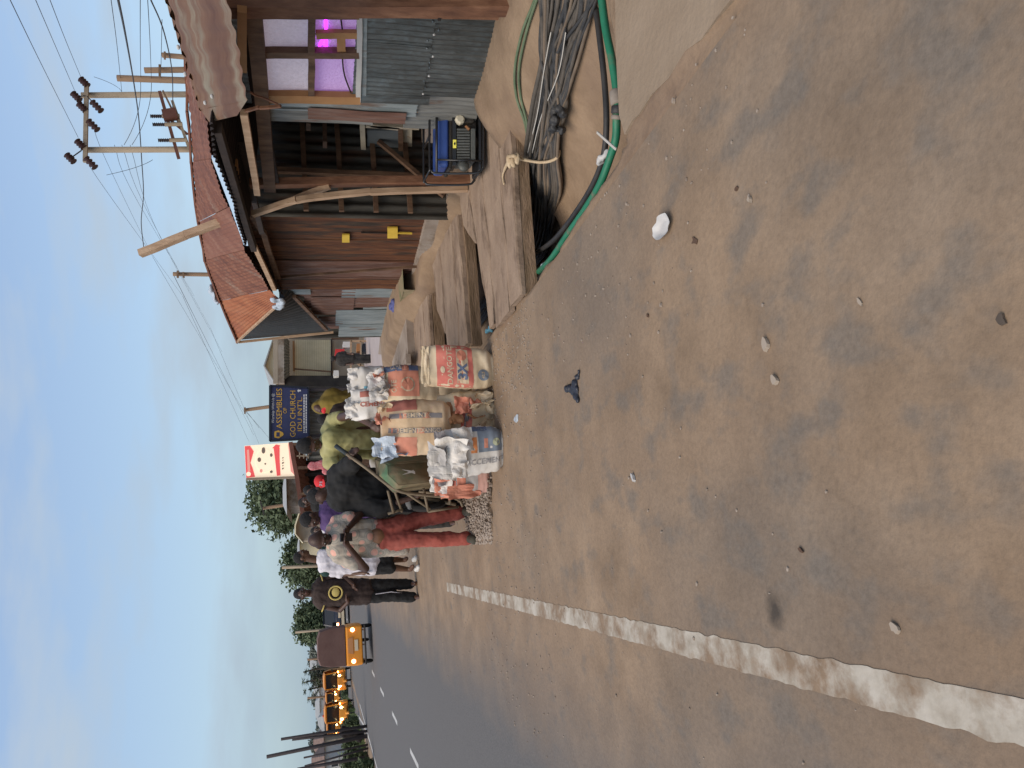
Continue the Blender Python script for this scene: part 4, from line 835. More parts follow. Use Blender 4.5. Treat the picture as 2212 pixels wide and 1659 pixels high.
# ================================================================== CEMENT BAGS
def bag(label, base, H, W, Dp, az, lean=0.0, lean2=0.0, m_='bag_cream', prints=(), texts=(), top='pinch', seed=1, group='cement bags piled at the road edge', wv=0.06):
    # az: direction the front faces (angle of the outward normal in plan); base: world point at bottom centre
    b = thing('cement_bag', label, 'bag', base, group=group)
    f = Vector((math.cos(az), math.sin(az), 0)); r = Vector((-f.y, f.x, 0))*-1.0   # r: viewer's right when looking at the front... set below
    r = Vector((0,0,1)).cross(f)*1.0
    base = Vector(base); rnd = random.Random(seed); so = seed*3.7
    def prof(v):
        w = W/2*(0.93+0.10*math.sin(math.pi*min(1, v*1.05))); w *= (0.82+0.18*sst(0, .10, v))
        d = Dp/2*(0.72+0.28*sst(0, .12, v))*(1-0.72*sst(0.62, 1.0, v)) 
        return w, d
    ax = (Vector((0,0,1)) + r*lean + f*lean2)
    def surf(x, v, off=0.0, back=False):
        w, d = prof(max(0, min(1, v))); n = 3.2
        y = d*(max(0, 1-abs(x)**n))**(1/n)
        p = base + r*(x*w) + f*(-y if back else y) + ax*(v*H)
        q = (p.x-base.x, p.y-base.y, p.z-base.z)
        nn = (f*(-1 if back else 1)*(1-abs(x)**4) + r*x*abs(x)**3)
        nn = nn.normalized() if nn.length > 1e-6 else f
        k = 0.018*nz3(q, 5, so)+0.010*nz3((q[0], q[1], q[2]*2.5), 11, so)+0.005*nz3(q, 28, so)
        k += 0.012*abs(nz3((q[0]*2, q[1]*2, q[2]), 7, so+5))*sst(.55, 1, v)
        return p + nn*(k+off)
    def ang(u):
        a = u*2*math.pi; c = math.cos(a); sn = math.sin(a); return c, sn
    mb = MB()
    def whole(u, v):
        c, sn = ang(u); x = (abs(c)**(2/3.2))*(1 if c >= 0 else -1)
        w, d = prof(v); p = surf(x, v, 0, back=(sn < 0))
        if v >= 0.999: p += ax*(0.03*nz3((u*8, 0, 0), 1, so))
        return p
    mb.grid(whole, 44, 30)
    # bottom
    nb = 44; bot = [whole(i/nb, 0) for i in range(nb)]; mb.add(bot, [tuple(reversed(range(nb)))])
    if top == 'pinch':
        tp = [whole(i/nb, 1) for i in range(nb)]; mb.add(tp, [tuple(range(nb))])
    mb.build('sack', m_, b, smooth=True)
    for (x0, x1, v0, v1, pm) in prints:
        q = MB(); q.grid(lambda u, v: surf(x0+(x1-x0)*u, v0+(v1-v0)*v+0.008*nz3((u*6,v*6,0),1,so), 0.0028), 14, 12); q.build('print_panel', pm, b, smooth=True)
    for tx in texts:
        (txt, x0, v0, size, pm, rot) = tx[:6]; side = tx[6] if len(tx) > 6 else 0; bold = tx[7] if len(tx) > 7 else 0.0
        vs, fs = text_mesh(txt, size, bold); out = []
        for p in vs:
            px, py = p.x, p.y
            if rot: px, py = py, -px
            out.append(surf(max(-.985, min(.985, x0+px/(W/2))), v0+py/H, 0.0056))
        q = MB(); q.add(out, fs); q.build('lettering', pm, b)
    for (x0, v0, rr, pm, *lv) in []: pass
    b['_'] = 1; del b['_']
    return b, surf, ax, f, r
def disc(b, surf, W, H, x0, v0, r0, pm, off=0.0045, ry=None):
    q = MB(); n = 22; vs = [surf(x0, v0, off)]+[surf(x0+r0*math.cos(2*math.pi*i/n)/(W/2), v0+(ry or r0)*math.sin(2*math.pi*i/n)/H, off) for i in range(n)]
    q.add(vs, [(0, 1+i, 1+(i+1) % n) for i in range(n)]); q.build('print_badge', pm, b)
def flap(b, c, sx, sy, az, tilt, m_, seed=3, amp=.05, name='torn_flap'):
    # crumpled torn paper, a folded sheet with ragged outline
    rr = random.Random(seed); R_ = Matrix.Rotation(az, 3, 'Z') @ Matrix.Rotation(tilt, 3, 'X'); c = Vector(c); q = MB()
    def fn(u, v):
        e = 1+.30*nz3((math.atan2(v-.5, u-.5)*2.2, seed, 0), 1) if max(abs(u-.5), abs(v-.5)) > .49 else 1
        x = (u-.5)*sx*e; y = (v-.5)*sy*e
        z = amp*(abs(nz3((u*1.6, v*1.6, seed), 1))*2.4-.3+1.6*(u-.5)**2+abs(nz3((u*4, v*3, seed+9), 1))*.5)
        return c + R_ @ Vector((x, y, z))
    q.grid(fn, 12, 12); return q.build(name, m_, b)
def at(X, Y, s): return S(X, Y, s)
FA = rad(-112)    # fronts turned towards the camera and a little to the road
# 3X bag, standing at the ditch edge
W = .35; H = .575
b, sf, ax, f, r = bag('upright cream and red paper bag lettered 3X at the ditch edge', G(1068, 793, 0)+Vector((0,.10,0)), H, W, .20, rad(-97), lean=0.10, prints=[(-.95,.95,.32,.84,'print_red'),(-.97,.97,.04,.30,'bag_cream')],
    texts=[('DANGOTE', .0, .655, .062, 'print_cream', 0, 0, .001)], seed=2)
q = MB(); q.grid(lambda u, v: sf(-.78+1.56*u, .39+.17*v, .0045), 12, 4); q.build('print_panel', 'print_cream', b)
vs, fs = text_mesh('3X', .105, .005); q = MB(); q.add([sf(-.26+p.x/(W/2), .472+p.y/H, .0075) for p in vs], fs); q.build('lettering', 'print_blue', b)
disc(b, sf, W, H, .50, .48, .042, 'print_salmon', .0075)
disc(b, sf, W, H, -.36, .17, .048, 'print_slate', .006)
vs, fs = text_mesh('42.5', .034, .001); q = MB(); q.add([sf(-.36+p.x/(W/2), .17+p.y/H, .009) for p in vs], fs); q.build('lettering', 'bag_cream', b)
disc(b, sf, W, H, -.22, .76, .03, 'print_cream', .006, ry=.018)
flap(b, sf(-.1,1.0)+Vector((0,0,.0)), .30, .07, rad(-8), rad(75), 'bag_cream', 5, .02)
# torn flattened bag at the foot of the pile
b, sf, ax, f, r = bag('torn crumpled cream bag with red paper scraps at the foot of the pile', G(1068, 876, 0)+Vector((0,.12,0)), .47, .33, .22, rad(-100), lean=-.05, m_='bag_cream', prints=[(-.9,.2,.42,.62,'print_red')], seed=8)
for i, (x, v, m_, sx, sy) in enumerate(((.3,.6,'print_salmon',.14,.12),(-.1,.72,'kraft',.2,.12),(.4,.35,'print_salmon',.12,.1),(-.4,.35,'kraft',.16,.14),(.1,.25,'bag_cream',.16,.2),(.5,.2,'bag_cream',.12,.16),(-.2,.5,'print_grey',.2,.05),(-.6,.15,'bag_tan',.12,.14),(.2,.08,'bag_cream',.2,.1))):
    flap(b, sf(x, v, .012), sx, sy, rad(-12)+i*.5, rad(80), m_, 20+i, .03)
# hidden supporting bag behind
bag('plain cream cement bag mostly hidden under the upper bags', at(1015, 850, 6.75)*1.0, .40, .50, .3, rad(-100), seed=4, m_='bag_cream')[0].location.z += 0
# OTE bag (upper middle) resting on the hidden bag
H = .60; W = .33
b, sf, ax, f, r = bag('upper cream bag with a salmon panel and round seal, open torn plastic neck', at(962, 832, 6.72), H, W, .24, rad(-98), lean=.03, prints=[(-.62,.95,.42,.86,'print_salmon')], texts=[('OTE', -.10, .78, .06, 'print_cream', 0, 0, .001), ('CEMENT', .86, .70, .04, 'print_cream', 1)], seed=5)
disc(b, sf, W, H, -.0, .585, .062, 'print_cream'); disc(b, sf, W, H, -.0, .585, .05, 'print_salmon', .007)
q = MB(); q.grid(lambda u, v: sf(.70+.28*u, .42+.5*v, .004), 5, 10); q.build('print_panel', 'print_blue', b); q = MB(); q.grid(lambda u, v: sf(.70+.28*u, .56+.10*v, .007), 5, 4); q.build('print_panel', 'print_salmon', b)
for i, (x, v, m_, sx, sy) in enumerate(((-.3,1.0,'bag_white',.2,.16),(.3,1.03,'bag_white',.16,.16),(.0,.95,'bag_grey',.18,.14),(.55,.98,'print_salmon',.12,.1),(-.5,.92,'bag_white',.14,.14))): flap(b, sf(x, v, .012), sx, sy, rad(20)*i, rad(70), m_, 40+i, .035)
# striped bag, leaning at the front
H = .56; W = .45
b, sf, ax, f, r = bag('big tan bag with two bands of striped lettering on the front of the pile', at(970, 922, 6.35), H, W, .30, rad(-100), lean=.03, m_='bag_tan',
    prints=[(-.97,-.35,.52,.95,'print_salmon'),(-.20,-.02,.16,.92,'print_grey'),(.34,.52,.14,.90,'print_grey'),(-.21,-.01,.40,.52,'print_salmon'),(-.21,-.01,.78,.88,'print_salmon'),(.33,.53,.30,.42,'print_salmon'),(.33,.53,.66,.76,'print_salmon'),(.62,.97,.5,.93,'print_brown')],
    texts=[('CEMENT', -.11, .65, .052, 'print_cream', 1, 0, .001), ('3X', -.11, .46, .055, 'print_cream', 1), ('DANGOTE', -.11, .28, .045, 'print_cream', 1), ('CEMENT', .43, .54, .05, 'print_cream', 1, 0, .001), ('3X', .43, .36, .05, 'print_cream', 1)], seed=11)
for i, (x, v, m_, sx, sy) in enumerate(((-.75,.97,'clear_plastic',.16,.2),(-.95,.85,'clear_plastic',.12,.22),(.3,.99,'print_salmon',.26,.12),(.7,.95,'bag_cream',.18,.12))): flap(b, sf(x, v, .01), sx, sy, rad(30)*i, rad(70), m_, 60+i, .04)
# white / blue front bag
H = .53; W = .38
b, sf, ax, f, r = bag('open white bag with blue and orange print at the front left of the pile', G(1088, 963, 0)+Vector((0,.12,0)), H, W, .28, rad(-103), lean=-.05, m_='bag_white',
    prints=[(-.02,.97,.03,.40,'print_slate'),(-.02,.62,.42,.52,'print_orange'),(.86,.99,.25,.6,'print_blue')], texts=[('N ACCEMENT', -.42, .36, .062, 'print_ink', 1, 0, .0008)], seed=6)
q = MB(); q.grid(lambda u, v: sf(.14+.4*u, .25+.06*v, .0045), 8, 3); q.build('print_panel', 'print_salmon', b)
disc(b, sf, W, H, .38, .12, .032, 'print_lime', .006)
for i, (x, v, m_, sx, sy, tl) in enumerate(((.2,.80,'bag_white',.24,.26,65),(-.35,.9,'bag_white',.2,.28,95),(.55,.64,'bag_white',.2,.16,80),(-.1,1.02,'bag_grey',.22,.16,50),(.5,.95,'print_grey',.2,.12,40),(-.8,.92,'bag_white',.12,.2,110),(-.6,.7,'bag_white',.14,.14,100))): flap(b, sf(x, v, .015), sx, sy, rad(-10)+rad(25)*(i%3-1), rad(tl), m_, 80+i, .03)
b, sf, ax, f, r = bag('faded pink and grey bag squeezed behind the left of the open white bag', G(1064, 1026, 0)+Vector((0,.14,0)), .43, .26, .24, rad(-108), lean=-.06, m_='bag_grey', prints=[(-.9,.9,.55,.72,'print_salmon'),(-.9,.9,.05,.3,'print_pink'),(-.2,.5,.74,.9,'print_red')], seed=7)
for i, (x, v, m_, sx, sy, tl) in enumerate(((-.2,.95,'print_salmon',.16,.18,80),(.2,1.02,'bag_white',.2,.2,60),(-.5,.6,'print_salmon',.12,.3,100),(.5,1.05,'print_grey',.14,.12,60))): flap(b, sf(x, v, .012), sx, sy, rad(-20), rad(tl), m_, 120+i, .03)
bag('salmon coloured bag slumped over at the far left of the pile', G(1046, 1038, 0)+Vector((.05,.22,0)), .36, .28, .26, rad(-115), lean=-.12, m_='print_salmon', prints=[(-.6,.9,.1,.5,'bag_tan')], seed=9)
# two white bags further back
H = .36; W = .34
b, sf, ax, f, r = bag('white woven bag with sky blue print at the back right of the pile', at(838, 828, 7.5), H, W, .28, rad(-98), m_='bag_white', prints=[(-.9,-.2,.30,.68,'print_sky'),(-.55,-.42,.3,.68,'bag_white')], seed=13)
for i, (x, v) in enumerate(((.6,.98),(-.3,.99))): flap(b, sf(x, v*.96, .01), .12, .11, i*.7, rad(70), 'bag_white', 160+i, .02)
b, sf, ax, f, r = bag('white bag with dark red lettering and a blue end behind the striped bag', at(848, 872, 7.15), H+.02, .30, .26, rad(-100), m_='bag_white', prints=[(-.9,-.1,.02,.35,'print_blue'),(.45,.8,.3,.8,'print_brown')], texts=[('CEMENT', .0, .5, .06, 'print_brown', 1, 0, .002)], seed=14)
for i, (x, v) in enumerate(((-.4,1.02),(.2,1.0))): flap(b, sf(x, v*.97, .01), .13, .13, i*.7, rad(70), 'bag_white', 170+i, .025)
# support below the back bags
bag('buff cement bag lying under the two white bags', at(950, 868, 7.35), .42, .6, .3, rad(-100), m_='bag_tan', seed=15)

# ================================================================== WHEELBARROW (tipped up on its nose)
bw = thing('wheelbarrow', 'green dented wheelbarrow tipped upright on its wheel beside the bags', 'wheelbarrow', G(1008, 1085, 0))
sB = 7.25
def PB(X, Y, ds=0.0): return S(X, Y, sB+ds)
# tray: open shell, rim facing up-right, belly towards the camera
rim = [PB(812,992,.10), PB(940,984,.40), PB(962,1000,.35), PB(962,1050,.20), PB(850,1062,-.05), PB(816,1028,-.02)]
bot = [PB(838,1004,-.20), PB(920,998,-.05), PB(935,1008,-.05), PB(932,1040,-.12), PB(862,1047,-.22), PB(840,1026,-.24)]
q = MB(); nr = len(rim)
def ringpt(u, v):
    k = u*nr; i = int(k) % nr; fk = k-int(k); a = rim[i].lerp(rim[(i+1) % nr], fk); b_ = bot[i].lerp(bot[(i+1) % nr], fk); return a.lerp(b_, v)+Vector((0,0,.006*nz3((u*9,v*3,0),1)))
q.grid(ringpt, 48, 6); cb_ = sum(bot, Vector())/nr; nb = 24; vs = [cb_]+[ringpt(i/nb, 1) for i in range(nb)]; q.add(vs, [(0, 1+(i+1) % nb, 1+i) for i in range(nb)])
o = q.build('tray', 'barrow_green', bw, smooth=True); sd_ = o.modifiers.new('s', 'SOLIDIFY'); sd_.thickness = .006
q = MB(); q.tube([ringpt(i/36, 0) for i in range(37)], .011, 7); q.build('tray_rim', 'barrow_metal', bw, smooth=True)
for (x0, y0, x1, y1, x2, y2) in ((868,1014,896,1018,897,1024),(868,1026,895,1020,893,1015)):   # dribbled white paint on the tray's belly
    q = MB(); q.prism([PB(x0,y0,-.235), PB(x1,y1,-.18), PB(x2,y2,-.18)], (0,-.004,0)); q.build('paint_dribble', 'bag_white', bw)
for i, (pts) in enumerate(([PB(728,966,.15), PB(790,1010,.0), PB(852,1056,-.1), PB(905,1068,-.05), PB(985,1075,.05)], [PB(815,985,.5), PB(850,1000,.45), PB(880,1062,.35), PB(985,1090,.3)])):
    q = MB(); q.tube(spline(pts, 4), .016, 8); q.build('handle_tube', 'barrow_metal', bw, smooth=True)
q = MB(); q.tube([PB(725,963,.15), PB(750,981,.1)], .021, 10); q.build('grip', 'rubber_grip', bw, smooth=True)
for (a, b_) in ((PB(838,1060,0), PB(850,1108,.2)), (PB(852,1058,.0), PB(868,1105,.25)), (PB(838,1110,.2), PB(870,1100,.22)), (PB(905,1062,.1), PB(985,1070,.2)), (PB(870,1060,.1), PB(930,1100,.2)), (PB(915,1055,.0), PB(925,1105,.1)), (PB(985,1062,.1), PB(1000,1095,.1)), (PB(925,1105,.1), PB(990,1095,.2)), (PB(945,1058,.1), PB(1000,1085,.1)), (PB(970,1050,.1), PB(972,1090,.2))):
    q = MB(); q.tube([a, b_], .013, 7); q.build('frame_tube', 'barrow_metal', bw, smooth=True)
def wheel(name, c, axis, R_, w, parent, m1='tyre', m2='metal_dark', local=False):
    axis = Vector(axis).normalized(); c = Vector(c); q = MB(); up = Vector((0,0,1)) if abs(axis.z) < .9 else Vector((1,0,0)); a = axis.cross(up).normalized(); b_ = axis.cross(a)
    n = 22; m_n = 8; rt = w*.5
    def fn(u, v): th = u*2*math.pi; ph = v*2*math.pi; rr = R_-rt+rt*math.cos(ph); return c+a*(rr*math.cos(th))+b_*(rr*math.sin(th))+axis*(rt*math.sin(ph))
    q.grid(fn, n, m_n); t_ = q.build('tyre', m1, parent, local=local, smooth=True)
    q = MB(); q.tube([c-axis*w*.3, c-axis*w*.15, c+axis*w*.15, c+axis*w*.3], [R_*.35,(R_-w)*1.02,(R_-w)*1.02,R_*.35], 16); q.build('rim', m2, parent, local=local, smooth=True); return t_
wheel('w', PB(925,1090,.35), (.9,-.3,.1), .17, .07, bw)
q = MB(); q.box(S(866,1078,7.9), (.12,.3,.2)); 
mb = MB(); c = S(878,1078,7.95)
for i in range(5): mb.ball(c+Vector((random.uniform(-.08,.08), random.uniform(-.1,.1), random.uniform(-.06,.06))), (.08,.08,.06))
o = remeshed(mb, 'plastic_bag', 'bag_white', 0.014, disp=lambda p, n: p+n*(0.03*nz3(p, 12))); tagit(o, 'white plastic bag lying behind the wheelbarrow frame', 'bag')
mb = MB(); c = S(815,1010,8.3)
for i in range(6): mb.ball(c+Vector((random.uniform(-.12,.12), random.uniform(-.1,.1), random.uniform(-.12,.08))), (.12,.08,.08))
o = remeshed(mb, 'paper_sack', 'bag_grey', 0.016, disp=lambda p, n: p+n*(0.03*nz3(p, 12))); tagit(o, 'crumpled pale sack behind the handle of the wheelbarrow', 'bag')

# ================================================================== PEOPLE
def person(label, s0, J, skin='skin', k=1.0, parts=(), faceto=None, voxel=.011, hair=True, beard=False, hairm='hair', build_face=True, group=None, basez=None, headr=1.0):
    # J: joints given as sight line + depth offset, placed at real depth s0
    P = {n: S(v[0], v[1], s0+(v[2] if len(v) > 2 else 0)) for n, v in J.items()}
    anc = P.get('ankR', P.get('hip')); loc = Vector((anc.x, anc.y, 0))
    pr = thing('person', label, 'person', loc, group=group)
    c = P['head']; F = Vector(faceto) if faceto is not None else (CP-c); F = F.normalized(); upv = (c-P['neck']).normalized(); upv = (upv+Vector((0,0,1))*.6).normalized()
    rt_ = F.cross(upv).normalized(); upv = rt_.cross(F).normalized(); R_ = Matrix((rt_, -F, upv)).transposed()   # local x right, -y face
    hk = k*headr
    q = MB(); E = lambda off, r, s=1: q.ball(c+R_@Vector([o*hk for o in off]), [x*hk for x in r], 14, 9, rot=R_)
    E((0,.008,.012), (.074,.092,.098)); E((0,-.028,-.045), (.056,.062,.062)); E((0,-.088,-.012), (.013,.020,.020)); E((0,-.080,.018), (.048,.018,.011)); E((0,-.082,-.052), (.026,.015,.012)); E((0,-.068,-.082), (.026,.022,.016)); E((.044,-.060,-.015), (.022,.022,.02)); E((-.044,-.060,-.015), (.022,.022,.02)); E((.078,.008,-.008), (.012,.022,.030)); E((-.078,.008,-.008), (.012,.022,.030))
    q.cap(c+R_@Vector((0,.018*hk,-.05*hk)), P['neck'], .052*k, .058*k); 
    shL, shR, hip = P['shL'], P['shR'], P['hip']; chest = (shL+shR)*.5; wdir = (shR-shL).normalized()
    chc = chest.lerp(hip, .30)
    q.cap(shL.lerp(chest,.15), shR.lerp(chest,.15), .058*k, .058*k)
    for w in (-1, 1): q.cap(chest+wdir*(w*.075*k), hip+wdir*(w*.055*k), .095*k, .100*k)
    q.cap(chest, hip, .11*k, .11*k)
    for sd in 'LR':
        a = P['sh'+sd]; e_ = P.get('el'+sd)
        if e_ is not None:
            h_ = P['ha'+sd]; q.cap(a, e_, .050*k, .038*k); q.cap(e_, h_, .038*k, .026*k)
            d = (h_-e_).normalized(); gd = P.get('gr'+sd); gd = ((gd-h_).normalized() if gd is not None else d)
            pc = h_+gd*.045*k; q.cap(h_, pc, .026*k, .034*k)
            sidev = gd.cross(Vector((0,0,1)) if abs(gd.z) < .8 else Vector((1,0,0))).normalized(); nv = gd.cross(sidev)
            for fi in range(4):
                o0 = pc+sidev*((fi-1.5)*.019*k)+gd*.02*k; L = (.036,.042,.04,.03)[fi]*k
                m1 = o0+gd*L+nv*.006; q.cap(o0, m1, .0105*k, .0095*k); q.cap(m1, m1+(gd*.6+nv*.7).normalized()*L*.8, .0095*k, .008*k)
            t0 = h_+gd*.015*k-sidev*.028*k; q.cap(t0, t0+(gd*.7-sidev*.7).normalized()*.035*k, .013*k, .011*k)
        kn = P.get('kn'+sd)
        if kn is not None:
            hp = hip+wdir*((-.075 if sd == 'L' else .075)*k)-Vector((0,0,.05*k)); an = P['ank'+sd]
            q.cap(hp, kn, .078*k, .054*k); q.cap(kn, kn.lerp(an,.35), .052*k, .052*k); q.cap(kn.lerp(an,.3), an, .052*k, .034*k)
            to = P.get('toe'+sd)
            if to is None: to = an+Vector((-.02,-.16,-.05))*k
            q.cap(an-Vector((0,0,.02)), to.lerp(an,.35)-Vector((0,0,.015)), .036*k, .034*k); q.cap(to.lerp(an,.4)-Vector((0,0,.01)), to, .036*k, .022*k)
    remeshed(q, 'body', skin, voxel, pr, 3)
    if build_face:
        for sx in (-1, 1):
            e = MB(); e.ball(c+R_@Vector((sx*.030*hk,-.076*hk,-.002*hk)), (.012*hk,.009*hk,.008*hk), 8, 6, rot=R_); e.build('eye', 'eye_white', pr, smooth=True)
            e = MB(); e.ball(c+R_@Vector((sx*.030*hk,-.083*hk,-.002*hk)), (.006*hk,.004*hk,.006*hk), 8, 6, rot=R_); e.build('pupil', 'eye_dark', pr, smooth=True)
        e = MB(); e.ball(c+R_@Vector((0,-.094*hk,-.055*hk)), (.022*hk,.007*hk,.008*hk), 8, 6, rot=R_); e.build('lips', 'lip', pr, smooth=True)
    if hair:
        h = MB(); h.ball(c+R_@Vector((0,.016*hk,.026*hk)), (.081*hk,.094*hk,.096*hk), 14, 9, rot=R_)
        o = remeshed(h, 'hair', hairm, .010, pr, 2, disp=lambda p, n: p+n*(.004*nz3(p, 70)))
        # shave the hair away from the face below the hairline
        me = o.data; bmv = [v.index for v in me.vertices]
        import bmesh
        bm = bmesh.new(); bm.from_mesh(me); kill = []
        for v in bm.verts:
            lp = R_.transposed() @ ((v.co+Vector(pr.location))-c)
            if lp.z < .045*hk-(lp.y+.09*hk)*.72: kill.append(v)
        bmesh.ops.delete(bm, geom=kill, context='VERTS'); bm.to_mesh(me); bm.free()
    if beard:
        h = MB(); h.ball(c+R_@Vector((0,-.048*hk,-.078*hk)), (.055*hk,.045*hk,.034*hk), 12, 8, rot=R_); remeshed(h, 'beard', hairm, .010, pr, 2)
    return pr, P, R_, c, chest, hip, wdir
def garment(pr, name, m_, caps, voxel=.013, wr=.006, fq=14, sm=3, cut=None):
    q = MB()
    for (a, b_, ra, rb) in caps: q.cap(a, b_, ra, rb, 12)
    o = remeshed(q, name, m_, voxel, pr, sm, disp=lambda p, n: p+n*(wr*nz3(p, fq)+wr*.5*nz3(p, fq*2.4)+wr*2.0*(.16-abs(nz3((p[0]+.4*p[2], p[1], p[2]*.55), fq*.75, 3)))))
    if cut:
        import bmesh
        bm = bmesh.new(); bm.from_mesh(o.data); L = Vector(pr.location); kill = [v for v in bm.verts if cut(v.co+L)]
        bmesh.ops.delete(bm, geom=kill, context='VERTS'); bm.to_mesh(o.data); bm.free()
    return o
def shirt_caps(P, chest, hip, wd, k, x=.018, low=.05, sl=1.0, wid=1.0):
    c = [(P['shL'].lerp(chest,.1), P['shR'].lerp(chest,.1), .062*k+x*.6, .062*k+x*.6), (chest, P['neck'].lerp(chest,.4), .09*k, .062*k)]
    for w in (-1, 1): c.append((chest+wd*(w*.08*k*wid), hip+wd*(w*.068*k*wid)-Vector((0,0,low)), .098*k+x, .104*k+x))
    c.append((chest, hip-Vector((0,0,low)), .112*k+x, .112*k+x))
    for sd in 'LR':
        e_ = P.get('el'+sd)
        if e_ is not None and sl > 0:
            a = P['sh'+sd]; m1 = a.lerp(e_, min(1, sl)); c.append((a, m1, .058*k+x*.7, .052*k+x))
            if sl > 1: c.append((e_, e_.lerp(P['ha'+sd], sl-1), .050*k+x*.6, .038*k+x*.5))
    return c
def trouser_caps(P, hip, wd, k, x=.014, ln=1.0, flare=0.0):
    c = [(hip+wd*.05*k, hip-wd*.05*k, .105*k+x, .105*k+x)]
    for sd in 'LR':
        kn = P.get('kn'+sd)
        if kn is None: continue
        hp = hip+wd*((-.075 if sd == 'L' else .075)*k)-Vector((0,0,.04*k)); an = P['ank'+sd]
        if ln <= .5: c.append((hp, hp.lerp(kn, ln*2), .085*k+x, .072*k+x))
        else: c += [(hp, kn, .084*k+x, .062*k+x), (kn, kn.lerp(an, (ln-.5)*2), .062*k+x, .050*k+x+flare)]
    return c
def shoe(pr, an, to, m_, k=1.0):
    q = MB(); d = (to-an); d.z = 0; d = d.normalized() if d.length > .01 else Vector((0,-1,0)); b_ = Vector((an.x, an.y, .022))-d*.05
    q.cap(b_, b_+d*.17*k, .038*k, .036*k); q.cap(b_+Vector((0,0,.02)), b_+d*.09*k+Vector((0,0,.02)), .038*k, .034*k)
    z0 = pr.location.z; o = remeshed(q, 'shoe', m_, .009, pr, 2, disp=lambda p, n: Vector((p.x, p.y, max(.004, p.z)))); return o
# --- man in red trousers and floral shirt, looking down at a phone
J = dict(head=(690,1166,-.03), neck=(712,1166,.05), shL=(733,1204,.05), shR=(728,1128,.08), hip=(826,1158,.12), elL=(790,1228,.02), haL=(752,1180,-.18), grL=(742,1166,-.24),
         elR=(778,1112,.05), haR=(752,1142,-.16), grR=(742,1156,-.24), knL=(912,1164,.08), ankL=(1010,1163,.05), toeL=(1027,1166,-.10), knR=(905,1122,.18), ankR=(999,1106,.18), toeR=(1017,1105,.03))
pr, P, R_, c, chest, hip, wd = person('bearded man in red trousers and open floral shirt looking down at his phone', 7.62, J, skin='skin_dark', k=.98, faceto=(-.12,-1,-.85), beard=True, voxel=.009, hair=False)
hz_ = hip+Vector((0,0,.01)); cz_ = [(hz_+wd*.055, hz_-wd*.055, .118, .118)]
for sd, sg_ in (('L', -1), ('R', 1)):
    hp = hip+wd*(sg_*.062)-Vector((0,0,.06)); kn = P['kn'+sd]; an = P['ank'+sd]; cz_ += [(hp, kn, .112, .083), (kn, kn.lerp(an,.55), .083, .070), (kn.lerp(an,.5), an+Vector((0,0,.02)), .070, .072)]
garment(pr, 'trousers', 'cloth_red', cz_, .010, .013, 9)
sc = shirt_caps(P, chest, hip, wd, .98, .020, -.11, .55, 1.05); sc += [(chest+wd*.10, hip+wd*.135+Vector((0,.02,-.16)), .08, .05), (chest-wd*.10, hip-wd*.15+Vector((0,.02,-.20)), .09, .06)]
garment(pr, 'shirt', 'cloth_floral', sc, .010, .008, 12)
q = MB(); q.cap(hip+Vector((0,-.055,.10)), hip+Vector((0,-.055,.05)), .085, .092); remeshed(q, 'belly', 'skin_belly', .012, pr)
garment(pr, 'open_shirt_front', 'cloth_floral', [(chest+Vector((0,-.04,0)), chest.lerp(hip,.62)+Vector((.0,-.075,0)), .09, .085)], .010, .006, 12)
q = MB(); m1 = P['haL'].lerp(P['haR'], .5)+Vector((0,-.06,.02)); q.box(m1, (.075,.012,.14), rot=Matrix.Rotation(rad(40),3,'X')); q.build('phone', 'phone', pr)
shoe(pr, P['ankL'], P['toeL'], 'sandal', 1.25); shoe(pr, P['ankR'], P['toeR'], 'sandal', 1.25)
# --- man in black, bent over the barrow handles
J = dict(head=(690,1070,.12), neck=(712,1064,.10), shL=(738,1088,.05), shR=(738,1018,-.05), hip=(822,1068,.10), elL=(820,1098,-.12), haL=(893,1074,-.2), elR=(762,1000,-.2), haR=(757,982,-.32), grR=(765,975,-.4),
         knL=(905,1092,.15), ankL=(990,1100,.3), knR=(905,1062,.2), ankR=(990,1070,.35))
pr, P, R_, c, chest, hip, wd = person('man in a loose black shirt seen from behind bending over the barrow handles', 7.75, J, faceto=(.35,.6,-.7), k=1.02, build_face=False)
garment(pr, 'shirt', 'cloth_black', shirt_caps(P, chest, hip, wd, 1.02, .045, .05, 1.35, 1.25)+[(chest+Vector((0,-.05,-.05)), hip+Vector((0,-.05,.05)), .15, .16)], .013, .015, 9)
garment(pr, 'trousers', 'cloth_charcoal', trouser_caps(P, hip, wd, 1.02, .016), .014, .01)
# --- man in purple football shirt
J = dict(head=(672,1122,0), neck=(693,1114,.03), shL=(712,1142,0), shR=(712,1085,.05), hip=(800,1115,.05), elL=(765,1150,0), haL=(820,1150,-.05), elR=(765,1078,0), haR=(820,1085,0), knL=(890,1130,.05), ankL=(968,1128,.1), knR=(890,1100,.05), ankR=(968,1098,.1))
pr, P, R_, c, chest, hip, wd = person('man in a purple shirt with a white collar behind the man in black', 8.75, J, faceto=(-.8,-.5,-.45), k=1.0)
garment(pr, 'shirt', 'cloth_purple', shirt_caps(P, chest, hip, wd, 1.0, .018, .04, .8), .013, .01)
q = MB(); nk = P['neck']; q.tube([nk+Vector((.075*math.cos(a), .062*math.sin(a), -.012+.02*math.sin(a))) for a in [i*2*math.pi/16 for i in range(17)]], .016, 7); q.build('collar', 'cloth_white', pr, smooth=True)
garment(pr, 'trousers', 'cloth_charcoal', trouser_caps(P, hip, wd, 1.0, .014), .014, .01)
